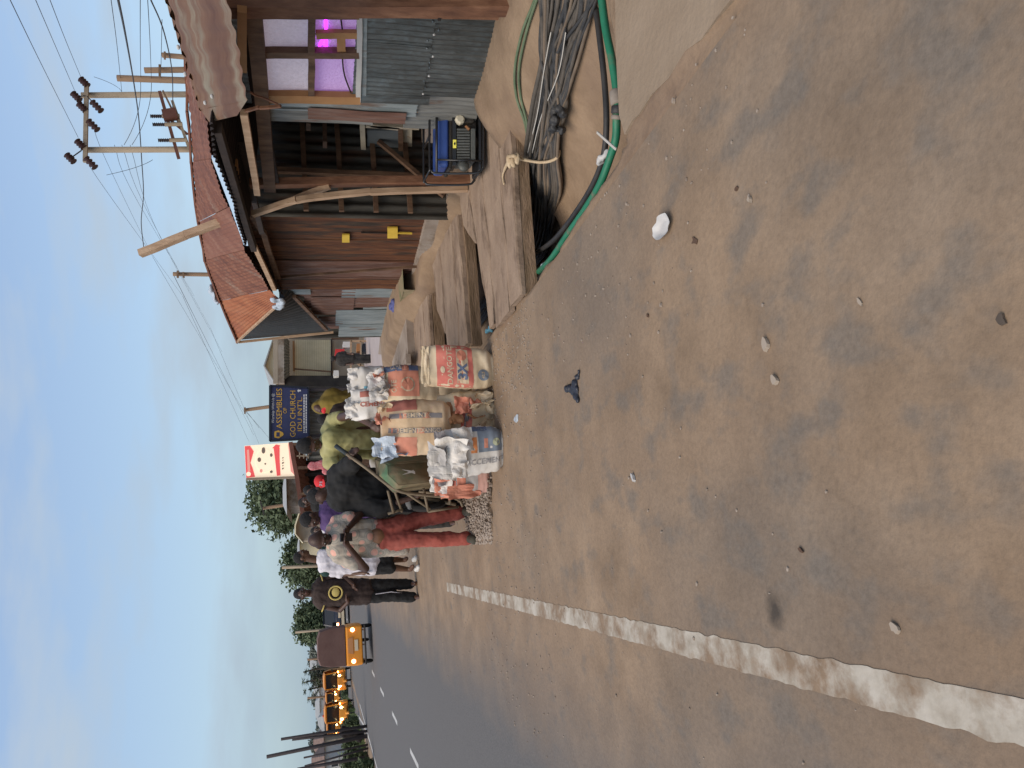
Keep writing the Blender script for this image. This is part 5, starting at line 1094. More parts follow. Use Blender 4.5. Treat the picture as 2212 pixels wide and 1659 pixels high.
# --- tall man in black and gold jersey
J = dict(head=(652,1282,0), neck=(676,1281,.03), shL=(694,1308,.03), shR=(690,1255,.03), hip=(782,1278,.06), elL=(735,1318,.05), haL=(752,1300,-.14), grL=(745,1285,-.2), elR=(738,1240,.05), haR=(762,1262,-.10), grR=(768,1275,-.16),
         knL=(845,1288,.05), ankL=(893,1290,.1), toeL=(905,1290,-.1), knR=(842,1262,.1), ankR=(886,1262,.2), toeR=(896,1260,0))
pr, P, R_, c, chest, hip, wd = person('tall man in a black sleeveless jersey with gold trim standing on the shoulder', 12.7, J, faceto=(.1,-1,-.1), k=1.08, headr=.98)
garment(pr, 'jersey', 'cloth_brownblack', shirt_caps(P, chest, hip, wd, 1.08, .025, .06, 0, 1.0)+[(P['shL'],P['shL'].lerp(P['elL'],.12),.07,.07),(P['shR'],P['shR'].lerp(P['elR'],.12),.07,.07)], .014, .010)
garment(pr, 'trousers', 'cloth_black', trouser_caps(P, hip, wd, 1.08, .022, .97, .012), .014, .01)
q = MB(); nk = P['neck']; q.tube([nk+Vector((.10*math.cos(a), .075*math.sin(a)-.03, -.035+.035*math.sin(a))) for a in [i*2*math.pi/16 for i in range(17)]], .018, 7); q.build('collar', 'cloth_gold', pr, smooth=True)
mc = chest.lerp(hip, .36)+Vector((-.0,-.155,0))
q = MB(); q.tube([mc+Vector((.10*math.cos(a), -.006, .10*math.sin(a))) for a in [i*2*math.pi/20 for i in range(21)]], .014, 6); q.build('emblem_ring', 'cloth_gold', pr)
q = MB(); q.ball(mc+Vector((.01,.0,0)), (.072,.02,.06), 12, 7); q.build('emblem', 'cloth_gold', pr)
for sd in 'LR':
    q = MB(); a = P['sh'+sd]; e_ = P['el'+sd]; d = (e_-a).normalized(); ctr = a.lerp(e_, .12); u_ = d.cross(Vector((0,1,0))).normalized(); w_ = d.cross(u_)
    q.tube([ctr+(u_*math.cos(t)+w_*math.sin(t))*.082 for t in [i*2*math.pi/14 for i in range(15)]], .010, 6); q.build('arm_trim', 'cloth_gold', pr)
q = MB(); q.tube([T_ for T_ in (P['knL']+Vector((.06,-.085,.25)), P['knL']+Vector((.07,-.075,0)), P['ankL']+Vector((.06,-.06,.1)))], .007, 5); q.build('side_stripe', 'cloth_white', pr)
shoe(pr, P['ankL'], P['toeL'], 'skin_belly'); shoe(pr, P['ankR'], P['toeR'], 'skin_belly')
# --- man with white top and dark shorts between them
J = dict(head=(652,1202,0), neck=(680,1208,.03), shL=(705,1232,.03), shR=(703,1190,.03), hip=(790,1215,.06), elL=(745,1240,.05), haL=(780,1238,-.05), elR=(745,1180,.05), haR=(785,1182,0),
         knL=(845,1226,.05), ankL=(884,1230,.1), toeL=(892,1222,-.1), knR=(840,1208,.1), ankR=(872,1210,.35), toeR=(878,1205,.2))
pr, P, R_, c, chest, hip, wd = person('young man in a white top and dark shorts standing behind the floral shirt', 12.3, J, faceto=(.8,-.3,-.1), k=1.05, skin='skin_light')
garment(pr, 'top', 'cloth_white', shirt_caps(P, chest, hip, wd, 1.05, .028, .10, .7), .014, .01)
garment(pr, 'scarf', 'cloth_green', [(P['shL'],P['shR'],.10,.10),(P['shR'],P['shR']+Vector((0,-.05,-.12)),.10,.08)], .014, .012)
garment(pr, 'shorts', 'cloth_black', trouser_caps(P, hip, wd, 1.05, .03, .46), .014, .01)
shoe(pr, P['ankL'], P['toeL'], 'sneaker'); shoe(pr, P['ankR'], P['toeR'], 'sneaker')
# --- man in lime shirt leaning over the bags
J = dict(head=(668,962,-.1), neck=(690,958,-.04), shL=(713,1000,-.08), shR=(718,906,-.02), hip=(822,945,.22), elL=(748,1012,-.20), haL=(752,990,-.35), grL=(756,980,-.4), elR=(762,895,-.65), haR=(803,918,-1.0), grR=(815,928,-1.1),
         knL=(905,985,.15), ankL=(992,990,.3), knR=(905,945,.2), ankR=(990,950,.35))
pr, P, R_, c, chest, hip, wd = person('man in a lime green shirt stooping over the cement bags', 8.0, J, faceto=(-.2,-.75,-.75), k=1.05)
garment(pr, 'shirt', 'cloth_lime', shirt_caps(P, chest, hip, wd, 1.0, .018, -.09, .38, 1.1)+[(chest+Vector((0,-.1,-.02)), chest.lerp(hip,.75)+Vector((-.05,-.2,-.02)), .12, .10),(chest+wd*.12, hip+wd*.22+Vector((0,0,-.02)), .10, .05),(chest-wd*.10, hip-wd*.16, .10, .07)], .011, .014, 8)
garment(pr, 'trousers', 'cloth_stripe', trouser_caps(P, hip, wd, 1.05, .022), .014, .012)
# --- woman in mustard cloak and others in the background
J = dict(head=(692,880,0), neck=(705,876,.03), shL=(716,892,0), shR=(716,858,0), hip=(770,875,0), elL=(742,898,0), haL=(765,890,-.1), elR=(742,852,0), haR=(765,858,-.1), knL=(820,880,0), ankL=(868,880,0), knR=(820,866,0), ankR=(868,866,0))
pr, P, R_, c, chest, hip, wd = person('woman wrapped in a long mustard veil standing behind the white bags', 11.8, J, faceto=(-.9,-.4,-.1), k=.92, hair=False)
garment(pr, 'veil', 'cloth_mustard', [(c+Vector((.03,.05,.02)), c+Vector((.04,.05,-.06)), .115, .12), (c+Vector((.04,.06,-.05)), P['shR']+Vector((0,0,-.02)), .12, .16), (P['shL'], P['shR'], .13, .15), (chest, Vector((hip.x, hip.y, .15)), .20, .34)], .016, .02, 6)
garment(pr, 'scarf', 'cap_red', [(P['neck']+Vector((-.10,-.10,.03)), P['neck']+Vector((-.02,-.14,-.02)), .045, .05)], .012, .01)
def simple_person(label, s0, X, Y, Xh, shirt, trouser, k=1.0, face=(0,-1,0), **kw):
    # standing figure seen from the front: head at (X,Y), feet at column Xh
    h = Xh-X; J = dict(head=(X,Y,0), neck=(X+h*.075,Y,.03), shL=(X+h*.125,Y+h*.115,.03), shR=(X+h*.125,Y-h*.115,.03), hip=(X+h*.42,Y,.05), elL=(X+h*.29,Y+h*.15,.02), haL=(X+h*.42,Y+h*.14,-.1), elR=(X+h*.29,Y-h*.15,.02), haR=(X+h*.42,Y-h*.13,-.1), knL=(X+h*.70,Y+h*.06,0), ankL=(X+h*.95,Y+h*.06,.05), knR=(X+h*.70,Y-h*.05,0), ankR=(X+h*.95,Y-h*.06,.05))
    pr, P, R_, c, chest, hip, wd = person(label, s0, J, faceto=face, k=k, **kw)
    garment(pr, 'shirt', shirt, shirt_caps(P, chest, hip, wd, k, .022, .06, .8), .018, .01); garment(pr, 'trousers', trouser, trouser_caps(P, hip, wd, k, .018, .95), .018, .01); return pr, P, R_, c
def footX(s0, X, Y):
    # image column of the ground under a head seen at (X, Y)
    h = S(X, Y, s0); g = Vector((h.x, h.y, .03)); d = g-CP; f_ = d.dot(FW); return 1106-FPX*d.dot(UV)/f_
simple_person('figure in a maroon brown top stooping behind the lime shirt', 10.6, 704, 905, footX(10.6, 704, 905), 'cloth_brownblack', 'cloth_charcoal', .92, (-.3,-1,-.5))
pr, P, R_, c = simple_person('man in a bright red cap standing behind the black shirt', 10.4, 699, 1040, footX(10.4, 699, 1040), 'cloth_charcoal', 'cloth_charcoal', .96, (-.4,-1,-.3))
q = MB(); q.ball(c+R_@Vector((0,.008,.045)), (.088,.10,.075), 14, 8, rot=R_); q.build('cap_crown', 'cap_red', pr, smooth=True)
q = MB(); q.ball(c+R_@Vector((0,-.11,.035)), (.065,.075,.012), 12, 6, rot=R_); q.build('cap_peak', 'cap_red', pr, smooth=True)
vs, fs = text_mesh('15', .07, .004); q = MB(); q.add([c+R_@Vector((p.x, -.098-.0, .055+p.y)) for p in vs], fs); q.build('cap_lettering', 'cloth_white', pr)
simple_person('dark clothed man under the red and cream billboard', 12.5, 672, 1060, footX(12.5, 672, 1060), 'cloth_black', 'cloth_charcoal', 1.02, (-.5,-1,0))
simple_person('small distant figure in a pale shirt between the two heads', 15.5, 684, 1146, footX(15.5, 684, 1146), 'cloth_white', 'cloth_charcoal', .98, (.2,-1,0))
simple_person('person in a dark shirt facing the kiosk counter', 19.5, 722, 775, footX(19.5, 722, 775), 'cloth_charcoal', 'cloth_charcoal', .8, (-.5,1,0), build_face=False)
simple_person('person with bushy black hair under the awning by the grey wall', 13.8, 660, 1084, footX(13.8, 660, 1084), 'cloth_black', 'cloth_black', 1.05, (.5,-1,0))
# ================================================================== STALLS, SIGNS AND BUILDINGS BEHIND
def quad(X0, Y0, X1, Y1, s): return [S(X0,Y0,s), S(X1,Y0,s), S(X1,Y1,s), S(X0,Y1,s)]
def slab(name, pts, th, m_, parent): q = MB(); q.prism(pts, (0, th, 0)); return q.build(name, m_, parent)
def signtext(parent, txt, X, Ya, Yb, hX, s, m_, bold=.004):
    # centred text between columns Ya (left end) and Yb (right end), cap height hX
    vs, fs = text_mesh(txt, 1.0, 0.0); x0 = min(v.x for v in vs); x1 = max(v.x for v in vs); y0 = min(v.y for v in vs); y1 = max(v.y for v in vs)
    L = S(X,Ya,s); Rr = S(X,Yb,s); up = (S(X-hX/2,Ya,s)-S(X+hX/2,Ya,s)); q = MB()
    q.add([L.lerp(Rr, (v.x-x0)/(x1-x0))+up*((v.y-y0)/(y1-y0)-.5) for v in vs], fs); return q.build('lettering', m_, parent)
sg = thing('church_sign', 'navy blue church signboard with gold lettering on two posts', 'signboard', Vector((S(665,890,23).x, 23, 0)))
slab('board', [S(583,833,23), S(666,838,23), S(668,948,23), S(583,953,23)], .05, 'sign_blue', sg)
for (a, b_) in (((583,833),(583,953)),((666,838),(668,948)),((583,833),(666,838)),((583,953),(668,948))):
    q = MB(); q.bar(S(*a,22.98), S(*b_,22.98), .05, .06, up=(0,1,0)); q.build('board_frame', 'car_black', sg)
for Y in (842, 943): q = MB(); p = S(660,Y,23.1); q.tube([(p.x,p.y,0), p], .05, 8); q.build('post', 'pole_dark', sg)
ss_ = 22.985
signtext(sg, 'Worship With Us @', 590, 914, 850, 8, ss_, 'sign_white'); signtext(sg, 'ASSEMBLIES', 603, 926, 839, 12, ss_, 'sign_gold'); signtext(sg, 'OF', 615.5, 893, 881, 8, ss_, 'sign_gold')
signtext(sg, 'GOD CHURCH', 632.5, 944, 844, 12, ss_, 'sign_gold'); signtext(sg, "IDU INT'L.", 647.5, 931, 857, 10.5, ss_, 'sign_gold')
random.seed(3)
for X in (656.8, 661.5):
    Y = 935
    q = MB()
    while Y > 852:
        w = random.uniform(1.5, 6); q.prism([S(X-1.3,Y,ss_), S(X+1.3,Y,ss_), S(X+1.3,Y-w,ss_), S(X-1.3,Y-w,ss_)], (0,-.004,0)); Y -= w+random.uniform(.8,1.6)
    tagit(q.build('fine_print', 'sign_white', sg), kind='stuff')
q = MB(); q.add([S(593,932,ss_), S(592,938,ss_), S(593,945,ss_), S(602,947,ss_), S(611,941,ss_), S(613,938,ss_), S(611,934,ss_), S(602,929.5,ss_)], [tuple(range(8))]); q.build('emblem', 'sign_gold', sg)
q = MB(); q.add([S(597,934,ss_-.004), S(597,943,ss_-.004), S(604,943,ss_-.004), S(604,934,ss_-.004)], [(0,1,2,3)]); q.build('emblem_book', 'sign_blue', sg)
q = MB(); q.add([S(642,844,ss_), S(645,848,ss_), S(645,846,ss_), S(650,845,ss_), S(650,842,ss_), S(645,842,ss_), S(645,840,ss_)], [tuple(range(7))]); q.build('arrow', 'sign_white', sg)
# red and cream billboard
rb = thing('food_billboard', 'lit cream and red food billboard standing above the stall roof', 'billboard', Vector((S(630,992,22.5).x, 22.5, 0)))
bs = 22.5
def bq(pts, m_, off, name='print_panel'): q = MB(); q.add([S(X,Y,bs-off) for X, Y in pts], [tuple(range(len(pts)))]); return q.build(name, m_, rb)
slab('board', [S(528,963,bs), S(626,956,bs), S(639,1029,bs), S(532,1033,bs)], .12, 'sign_cream', rb)
bq([(528.5,964),(540,963),(548,975),(541,1000),(546,1012),(551,1030),(532,1032)], 'sign_red', .006)
bq([(533,972),(538,971),(541,1018),(535,1019)], 'sign_pink', .012)
bq([(591,968),(604,967),(604,992),(606,1027),(598,1028),(595,1000)], 'sign_red', .006); bq([(596,960),(605,962),(602,970),(588,968)], 'sign_red', .006)
bq([(622,958),(626,957),(637,1027),(628,1018)], 'sign_pink', .006)
for (X, Y, rx, ry, m_) in ((572,995,20,26,'sign_cream'),(560,993,4,5,'sign_mark'),(569,973,4,7,'sign_mark'),(564,1017,3,4,'sign_pink'),(586,983,3,4,'sign_mark'),(586,1019,3,3,'sign_mark'),(573,1002,2,2,'sign_mark'),(537,1024,5,5,'sign_cream')):
    bq([(X+rx*math.cos(a), Y+ry*math.sin(a)) for a in [i*2*math.pi/14 for i in range(14)]], m_, .009 if rx > 10 else .013, 'print_badge')
for (Y, w, h) in ((1012,4,2.4),(1006,3,1.6),(1000,4.5,2.6),(994,2.5,1.4),(989,3,2.2)): bq([(611-h,Y+w/2),(611-h*.3,Y-w/2),(611+h,Y-w*.3),(611+h*.4,Y+w*.4)], 'sign_mark', .012, 'print_mark')
for Y in (962, 1028): q = MB(); p = S(625,Y,bs+.2); q.bar((p.x,p.y,0), p, .08, .08); q.build('post', 'pole_dark', rb)
q = MB(); q.bar(S(532,1035,bs), S(640,1031,bs), .06, .1, up=(0,1,0)); q.build('board_frame', 'pole_concrete', rb)
# kiosk with roller shutter
kk = thing('kiosk', 'cream kiosk with a ribbed roller shutter above a goods counter', 'kiosk', Vector((S(790,775,24).x, 24, 0)))
ks = 24.0
slab('wall', [S(600,728,ks+.1), S(797,724,ks+.1), S(797,828,ks+.1), S(600,828,ks+.1)], .15, 'house_beige', kk)
for i in range(20):
    X = 637+78*i/20; q = MB(); q.prism([S(X,734,ks), S(X+3.4,734,ks), S(X+3.4,817,ks), S(X,817,ks)], (0,.05,0)); q.build('shutter_slat', 'shutter', kk)
slab('beam', quad(601,727,614,827,ks-.5), .3, 'concrete', kk); q = MB(); q.corr(S(614,722,ks-.9), S(614,820,ks-.9), S(626,812,ks-.2), S(625,737,ks-.2), .1, .015, 2); q.build('awning_sheet', 'zinc_blue', kk)
slab('fascia', quad(590,728,600,828,ks-.3), .1, 'house_beige', kk)
q = MB(); q.bar(S(634,737,ks-.1), S(635,802,ks-.1), .06, .06, up=(0,1,0)); q.build('awning_bar', 'wood_orange', kk)
q = MB(); q.bar(S(636,797,ks-.15), S(716,803,ks-.15), .04, .04, up=(0,1,0)); q.build('prop', 'wood_brown', kk)
q = MB(); q.bar(S(716,734,ks-.1), S(716,826,ks-.1), .05, .1, up=(0,1,0)); q.build('sill', 'wood_dark', kk)
q = MB(); q.bar(S(601,824,ks-.2), S(790,824,ks-.2), .35, .1, up=(0,1,0)); q.build('corner_post', 'cloth_charcoal', kk)
q = MB(); q.bar(S(716,731,ks-.1), S(775,731,ks-.1), .06, .08, up=(0,1,0)); q.bar(S(775,716,ks-.1), S(775,731,ks-.1), .06, .08, up=(0,1,0)) if 0 else None; q.build('door_post', 'wood_brown', kk)
hb = thing('gabled_house', 'cream gabled house rising behind the shutter kiosk', 'house', Vector((S(700,780,36).x, 36, 0)))
slab('gable_wall', [S(571,790,36), S(590,738,36), S(740,738,36), S(740,824,36), S(592,823,36)], 5, 'house_cream', hb)
for (a, b_) in (((569,790),(588,733)),((569,790),(594,828))): q = MB(); q.prism([S(a[0],a[1],35.6), S(b_[0],b_[1],35.6), S(b_[0]+2,b_[1],35.6), S(a[0]+3,a[1],35.6)], (0,6,0)); q.build('roof_slope', 'roof_far', hb)
# counter table with goods
ct = thing('counter_table', 'rough timber counter table in front of the kiosk', 'table', Vector((S(795,770,21).x, 21, 0)))
cs = 21.0
for (a, b_, w) in (((758,735),(758,803),.05),((758,737),(797,737),.05),((758,801),(797,801),.05),((768,782),(797,800),.05),((779,737),(779,801),.03)):
    q = MB(); q.bar(S(*a,cs), S(*b_,cs), w, .06, up=(0,1,0)); q.build('frame_bar', 'wood_pale', ct)
for (X0,Y0,X1,Y1,m_,nm,lab) in ((740,738,757,750,'goods_white','carton','white carton on the right end of the counter'),(723,754,745,773,'red_thing','bucket','red basket hanging over the counter beside the seated trader'),(764,763,778,776,'bottle_dark','sack','dark sack stored under the counter'),(782,742,796,760,'bottle_dark','crate','black crate under the right of the counter'),(770,742,780,758,'goods_orange','bag','orange bag on the lower shelf of the counter'),(720,800,732,812,'goods_white','poster_board','white and red poster board at the left end of the counter'),(784,795,797,812,'red_thing','stool','small dark red stool left of the counter')):
    q = MB(); a, b_, c_, d_ = quad(X0,Y0,X1,Y1,cs+.2); q.prism([a.lerp(b_,.06), a.lerp(b_,.94), b_.lerp(c_,.5), b_.lerp(c_,.94), c_.lerp(d_,.5), c_.lerp(d_,.94), d_.lerp(a,.5)], (0,.25,0)); lone(nm, lab, nm.replace('_',' '), q, m_)
q = MB(); q.add([S(724,758,cs+.18), S(724,764,cs+.18), S(733,766,cs+.18), S(736,760,cs+.18)], [(0,1,2,3)]); 
# grey corrugated shop wall behind the sign
gw = thing('zinc_shop', 'low grey corrugated zinc shop behind the church sign', 'shop', Vector((S(790,890,24.5).x, 24.5, 0)))
a = S(663,832,24.5); b_ = S(663,1000,24.5); q = MB(); q.corr((b_.x,24.5,0), (a.x,24.5,0), (a.x,24.5,a.z), (b_.x,24.5,b_.z), .16, .02, 3); q.build('wall', 'zinc_grey', gw)
q = MB(); q.corr((b_.x,24.2,b_.z), (a.x,24.2,a.z), (a.x,27.5,a.z+.3), (b_.x,27.5,b_.z+.3), .16, .02, 3); q.build('roof', 'zinc_grey', gw)
q = MB(); q.corr((b_.x,24.5,0), (b_.x,27.5,0), (b_.x,27.5,b_.z), (b_.x,24.5,b_.z), .16, .02, 3); q.build('side_wall', 'zinc_grey', gw)
# open stall under the billboard
st = thing('open_stall', 'open fronted market stall with a sagging brown roof edge under the billboard', 'stall', Vector((S(780,1010,20).x, 20, 0)))
A1 = S(628,955,20); A2 = S(654,1112,20)
q = MB(); q.corr(A1, A2, A2+Vector((.2,4,-.3)), A1+Vector((.2,4,-.3)), .14, .015, 3); q.build('roof_sheet', 'arm_brown', st)
q = MB(); q.bar(A1, A2, .07, .10, wob=.01, seg=4); q.build('eave_board', 'arm_brown', st)
for Y in (960, 1012, 1068, 1108):
    p = A1.lerp(A2, (Y-955)/157); q = MB(); q.bar((p.x,p.y+.1,0), p, .07, .07); q.build('post', 'wood_brown', st)
q = MB(); a = A1+Vector((0,3.6,-.2)); b_ = A2+Vector((0,3.6,-.2)); q.prism([(a.x,a.y,0),(b_.x,b_.y,0),b_,a], (0,.05,0)); q.build('back_board', 'near_black', st)
for (x0,y0,x1,y1) in ((640,966,668,966),(641,985,668,985),(647,962,647,990),(656,962,656,990),(666,962,666,990)):
    q = MB(); q.bar(S(x0,y0,19.9), S(x1,y1,19.9), .025, .025, up=(0,1,0)); q.build('window_bar', 'pole_concrete', st)
q = MB(); q.box((S(720,1000,20.6).x, 20.6, .45), (2.6,.6,.9)); q.build('display_counter', 'wood_brown', st)
mb = MB(); c = S(690,1012,18.8)
for i in range(7): mb.ball(c+Vector((random.uniform(-.14,.12), 0, random.uniform(-.35,.25))), (.12,.04,.14))
o = remeshed(mb, 'hanging_cloth', 'cloth_pinkdot', 0.03, disp=lambda p, n: p+n*(0.04*nz3(p, 6))); tagit(o, 'red and pink patterned cloth hanging at the stall front', 'cloth')
# more buildings
def house(label, X0, X1, Y0, Y1, s, wallm, roofm, gable=None, depth=6, nwin=0, name='house', cat='house'):
    # front wall between rows X0 (top) and the ground, columns Y0 (right) to Y1 (left)
    a = S(X0, Y1, s); b_ = S(X0, Y0, s); zt = (a.z+b_.z)/2
    h = thing(name, label, cat, (a.x*.5+b_.x*.5, s, 0)); q = MB()
    q.prism([(a.x,s,-.1),(b_.x,s,-.1),(b_.x,s,zt),(a.x,s,zt)], (0,depth,0)); q.build('wall', wallm, h)
    rh = gable if gable is not None else .5
    q = MB(); e = .35
    q.add([(a.x-e,s-e,zt+.01),(b_.x+e,s-e,zt+.01),(b_.x+e,s+depth+e,zt+.01),(a.x-e,s+depth+e,zt+.01),((a.x*.8+b_.x*.2),s+depth/2,zt+rh),((a.x*.2+b_.x*.8),s+depth/2,zt+rh)], [(0,1,5,4),(2,3,4,5),(1,2,5),(3,0,4),(3,2,1,0)]); q.build('roof', roofm, h)
    for i in range(nwin):
        x = a.x+(b_.x-a.x)*(i+.5)/nwin; w = min(.5, abs(b_.x-a.x)/nwin*.25)
        q = MB(); q.box((x, s-.01, zt*.55), (2*w, .06, zt*.3)); q.build('window', 'glass_dark', h)
        q = MB(); q.box((x, s-.05, zt*.55-zt*.16), (2*w+.2, .1, .06)); q.build('sill', wallm, h)
    return h
house('weathered grey blockwork building left of the billboard under the tree', 620, 650, 1028, 1094, 30, 'concrete', 'roof_far', .25, 4)
cg = thing('gabled_house', 'small cream house with a pale gable between the two big trees', 'house', Vector((S(700,1140,40).x, 40, 0)))
slab('gable_wall', [S(649,1096,40), S(637,1135,40), S(637,1153,40), S(650,1168,40), S(735,1168,40), S(735,1096,40)], 5, 'house_beige', cg)
for a, b_ in (((649,1094),(636,1135)),((636,1135),(636,1153)),((636,1153),(650,1170))): q = MB(); q.prism([S(*a,39.6), S(*b_,39.6), S(b_[0]+3,b_[1],39.6), S(a[0]+3,a[1],39.6)], (0,6,0)); q.build('roof_slope', 'house_cream', cg)
house('cream wall block beside the cream gabled house', 648, 700, 1168, 1204, 42, 'house_cream', 'roof_far', .2, 4)
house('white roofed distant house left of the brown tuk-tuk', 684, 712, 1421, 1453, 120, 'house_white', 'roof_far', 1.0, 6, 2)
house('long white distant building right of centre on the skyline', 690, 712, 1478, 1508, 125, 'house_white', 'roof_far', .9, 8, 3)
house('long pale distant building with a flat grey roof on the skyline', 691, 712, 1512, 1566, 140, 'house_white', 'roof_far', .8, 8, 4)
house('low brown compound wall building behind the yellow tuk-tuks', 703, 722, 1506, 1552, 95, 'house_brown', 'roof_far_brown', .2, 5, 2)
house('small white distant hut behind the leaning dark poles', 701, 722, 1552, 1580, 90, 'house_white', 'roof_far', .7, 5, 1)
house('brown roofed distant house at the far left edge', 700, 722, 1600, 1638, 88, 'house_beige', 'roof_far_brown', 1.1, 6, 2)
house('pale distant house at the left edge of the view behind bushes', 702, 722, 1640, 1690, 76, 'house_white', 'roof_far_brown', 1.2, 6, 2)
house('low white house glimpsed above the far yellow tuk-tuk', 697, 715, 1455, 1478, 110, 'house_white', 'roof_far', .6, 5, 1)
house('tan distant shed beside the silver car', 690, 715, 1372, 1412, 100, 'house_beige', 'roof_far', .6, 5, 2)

# ------------------------------------------------------------------ trees and bushes
def leafmass(name, c, R_, n, m_, parent, lsz=.22, clumps=26, rnd=None):
    rnd = rnd or random; q = MB(); cl = []
    for i in range(clumps):
        d = Vector((rnd.gauss(0,1), rnd.gauss(0,1), rnd.gauss(0,1))).normalized(); rr = rnd.uniform(.15,.92)
        cl.append((Vector((c[0]+d.x*R_[0]*rr, c[1]+d.y*R_[1]*rr, c[2]+d.z*R_[2]*rr)), rnd.uniform(.28,.5)*min(R_[0],R_[2])))
    vs = []; fs = []
    for i in range(n):
        p, r = cl[i % clumps] if i % 3 else (Vector((c[0]+R_[0]*rnd.uniform(-.55,.55), c[1]+R_[1]*rnd.uniform(-.5,.5), c[2]+R_[2]*rnd.uniform(-.6,.6))), .75*min(R_[0],R_[2])); d = Vector((rnd.gauss(0,1), rnd.gauss(0,1), rnd.gauss(0,1))).normalized(); p = p+d*r*rnd.uniform(.5,1.05)
        u_ = Vector((rnd.gauss(0,1), rnd.gauss(0,1), rnd.gauss(0,.6))).normalized(); w_ = u_.cross(Vector((rnd.gauss(0,1), rnd.gauss(0,1), rnd.gauss(0,1)))).normalized(); z = lsz*rnd.uniform(.6,1.3)
        b = len(vs); vs += [p-u_*z, p+w_*z*.5, p+u_*z, p-w_*z*.5]; fs.append((b,b+1,b+2,b+3))
    q.add(vs, fs); return q.build(name, m_, parent)
def tree(label, X0, X1, Y0, Y1, s, leaf='leaf_a', n=5200, seed=1, lsz=.24, group='trees along the skyline', name='leafy_tree'):
    rnd = random.Random(seed); a = S(X0, (Y0+Y1)/2, s); b_ = S(X1, (Y0+Y1)/2, s); l = S((X0+X1)/2, Y1, s); r = S((X0+X1)/2, Y0, s)
    cx = (l.x+r.x)/2; w = abs(r.x-l.x)/2; zc = (a.z+b_.z)/2; hz = (a.z-b_.z)/2
    t = thing(name, label, 'tree', (cx, s, 0), group=group)
    q = MB(); zb = max(.6, zc-hz*.6); q.tube(spline([(cx,s,-.1),(cx+.1*w,s,zb*.5),(cx,s,zb),(cx-.1*w,s,zc+hz*.3)], 3), [.06*w+.12]*3+[.05*w+.08]*4+[.03*w+.04]*3, 8); q.build('trunk', 'bark', t)
    for i in range(5):
        an = rnd.uniform(0, 6.28); q = MB(); q.tube([(cx,s,zb*.8), (cx+math.cos(an)*w*.35,s+math.sin(an)*w*.35,zc-hz*.1), (cx+math.cos(an)*w*.7,s+math.sin(an)*w*.7,zc+hz*.35)], [.05*w,.03*w,.012*w], 6); q.build('limb', 'bark', t)
    tagit(leafmass('crown', (cx, s, zc), (w, w, hz), int(n*2.6), leaf, t, lsz*.72, 70, rnd), kind='stuff'); return t
tree('big round dark tree behind the billboard and blockwork building', 548, 690, 1000, 1150, 62, 'leaf_a', 9000, 21, .28)
tree('second broad tree behind the white topped figure', 616, 715, 1160, 1268, 66, 'leaf_a', 7000, 22, .25)
tree('rounded tree just left of the tall standing figure', 640, 722, 1296, 1388, 72, 'leaf_a', 6500, 23, .24)
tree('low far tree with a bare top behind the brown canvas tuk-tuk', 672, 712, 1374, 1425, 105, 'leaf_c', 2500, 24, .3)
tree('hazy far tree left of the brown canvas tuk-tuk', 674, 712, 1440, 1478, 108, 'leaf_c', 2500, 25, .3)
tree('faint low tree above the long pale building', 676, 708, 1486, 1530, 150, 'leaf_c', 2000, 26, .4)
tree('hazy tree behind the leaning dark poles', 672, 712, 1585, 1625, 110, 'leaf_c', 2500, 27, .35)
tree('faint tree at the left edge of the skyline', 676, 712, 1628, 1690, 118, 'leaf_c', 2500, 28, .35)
def tuft_tree(label, X0, Y, s, X1, seed):
    rnd = random.Random(seed); a = S(X0, Y, s); t = thing('tufted_tree', label, 'tree', (a.x, s, 0), group='thin tufted trees on the skyline')
    q = MB(); q.tube([(a.x,s,0), (a.x+.2,s,a.z*.6), (a.x,s,a.z)], [.2,.15,.08], 6); q.build('trunk', 'bark', t)
    q = MB()
    for i in range(420):
        k = i % 6; cz = a.z-k*.32; cxx = a.x+(((k*37) % 5)-2)*.55; an = rnd.uniform(0,6.28); L = rnd.uniform(.3,.75); d = Vector((math.cos(an), math.sin(an), rnd.uniform(-.35,.4))); p = Vector((cxx,s,cz)); w_ = d.cross(Vector((0,0,1))).normalized()*.07
        q.add([p, p+d*L*.6+w_, p+d*L, p+d*L*.6-w_], [(0,1,2,3)])
    tagit(q.build('crown', 'leaf_b', t), kind='stuff')
tuft_tree('tall tufted tree with separate leaf clusters left of the brown tuk-tuk', 655, 1452, 100, 700, 31)
tuft_tree('shorter tufted tree with fan-like clusters above the yellow tuk-tuk', 658, 1474, 104, 700, 32)
tuft_tree('lowest tufted tree in the row of thin trees', 666, 1490, 106, 700, 33)
def bush(label, X0, Y0, Y1, s, seed, leaf='leaf_b', zb=0):
    rnd = random.Random(seed); a = S(X0, (Y0+Y1)/2, s); l = S(X0, Y1, s); r = S(X0, Y0, s); w = abs(r.x-l.x)/2
    t = thing('bush', label, 'bush', (a.x, s, 0), group='bushes on the left verge'); h = max(.4, a.z)
    q = MB(); q.tube([(a.x,s,0),(a.x,s,h*.6)], .05, 6); q.build('stem', 'bark', t)
    tagit(leafmass('foliage', (a.x,s,h*.5), (w,w*.7,h*.5), 2600, leaf, t, .10, 26, rnd), kind='stuff')
bush('rounded green bush at the road bend beside the front tuk-tuk', 742, 1552, 1590, 42, 41)
bush('bush behind the foot of the leaning dark poles', 740, 1590, 1625, 38, 42)
bush('bush at the left edge of the road verge', 735, 1622, 1690, 34, 43)
bush('low bush at the near left corner of the verge', 765, 1640, 1700, 29, 44)
bush('distant bush beyond the oncoming tuk-tuks', 738, 1478, 1512, 62, 45, 'leaf_a')
q = MB(); rnd = random.Random(5)
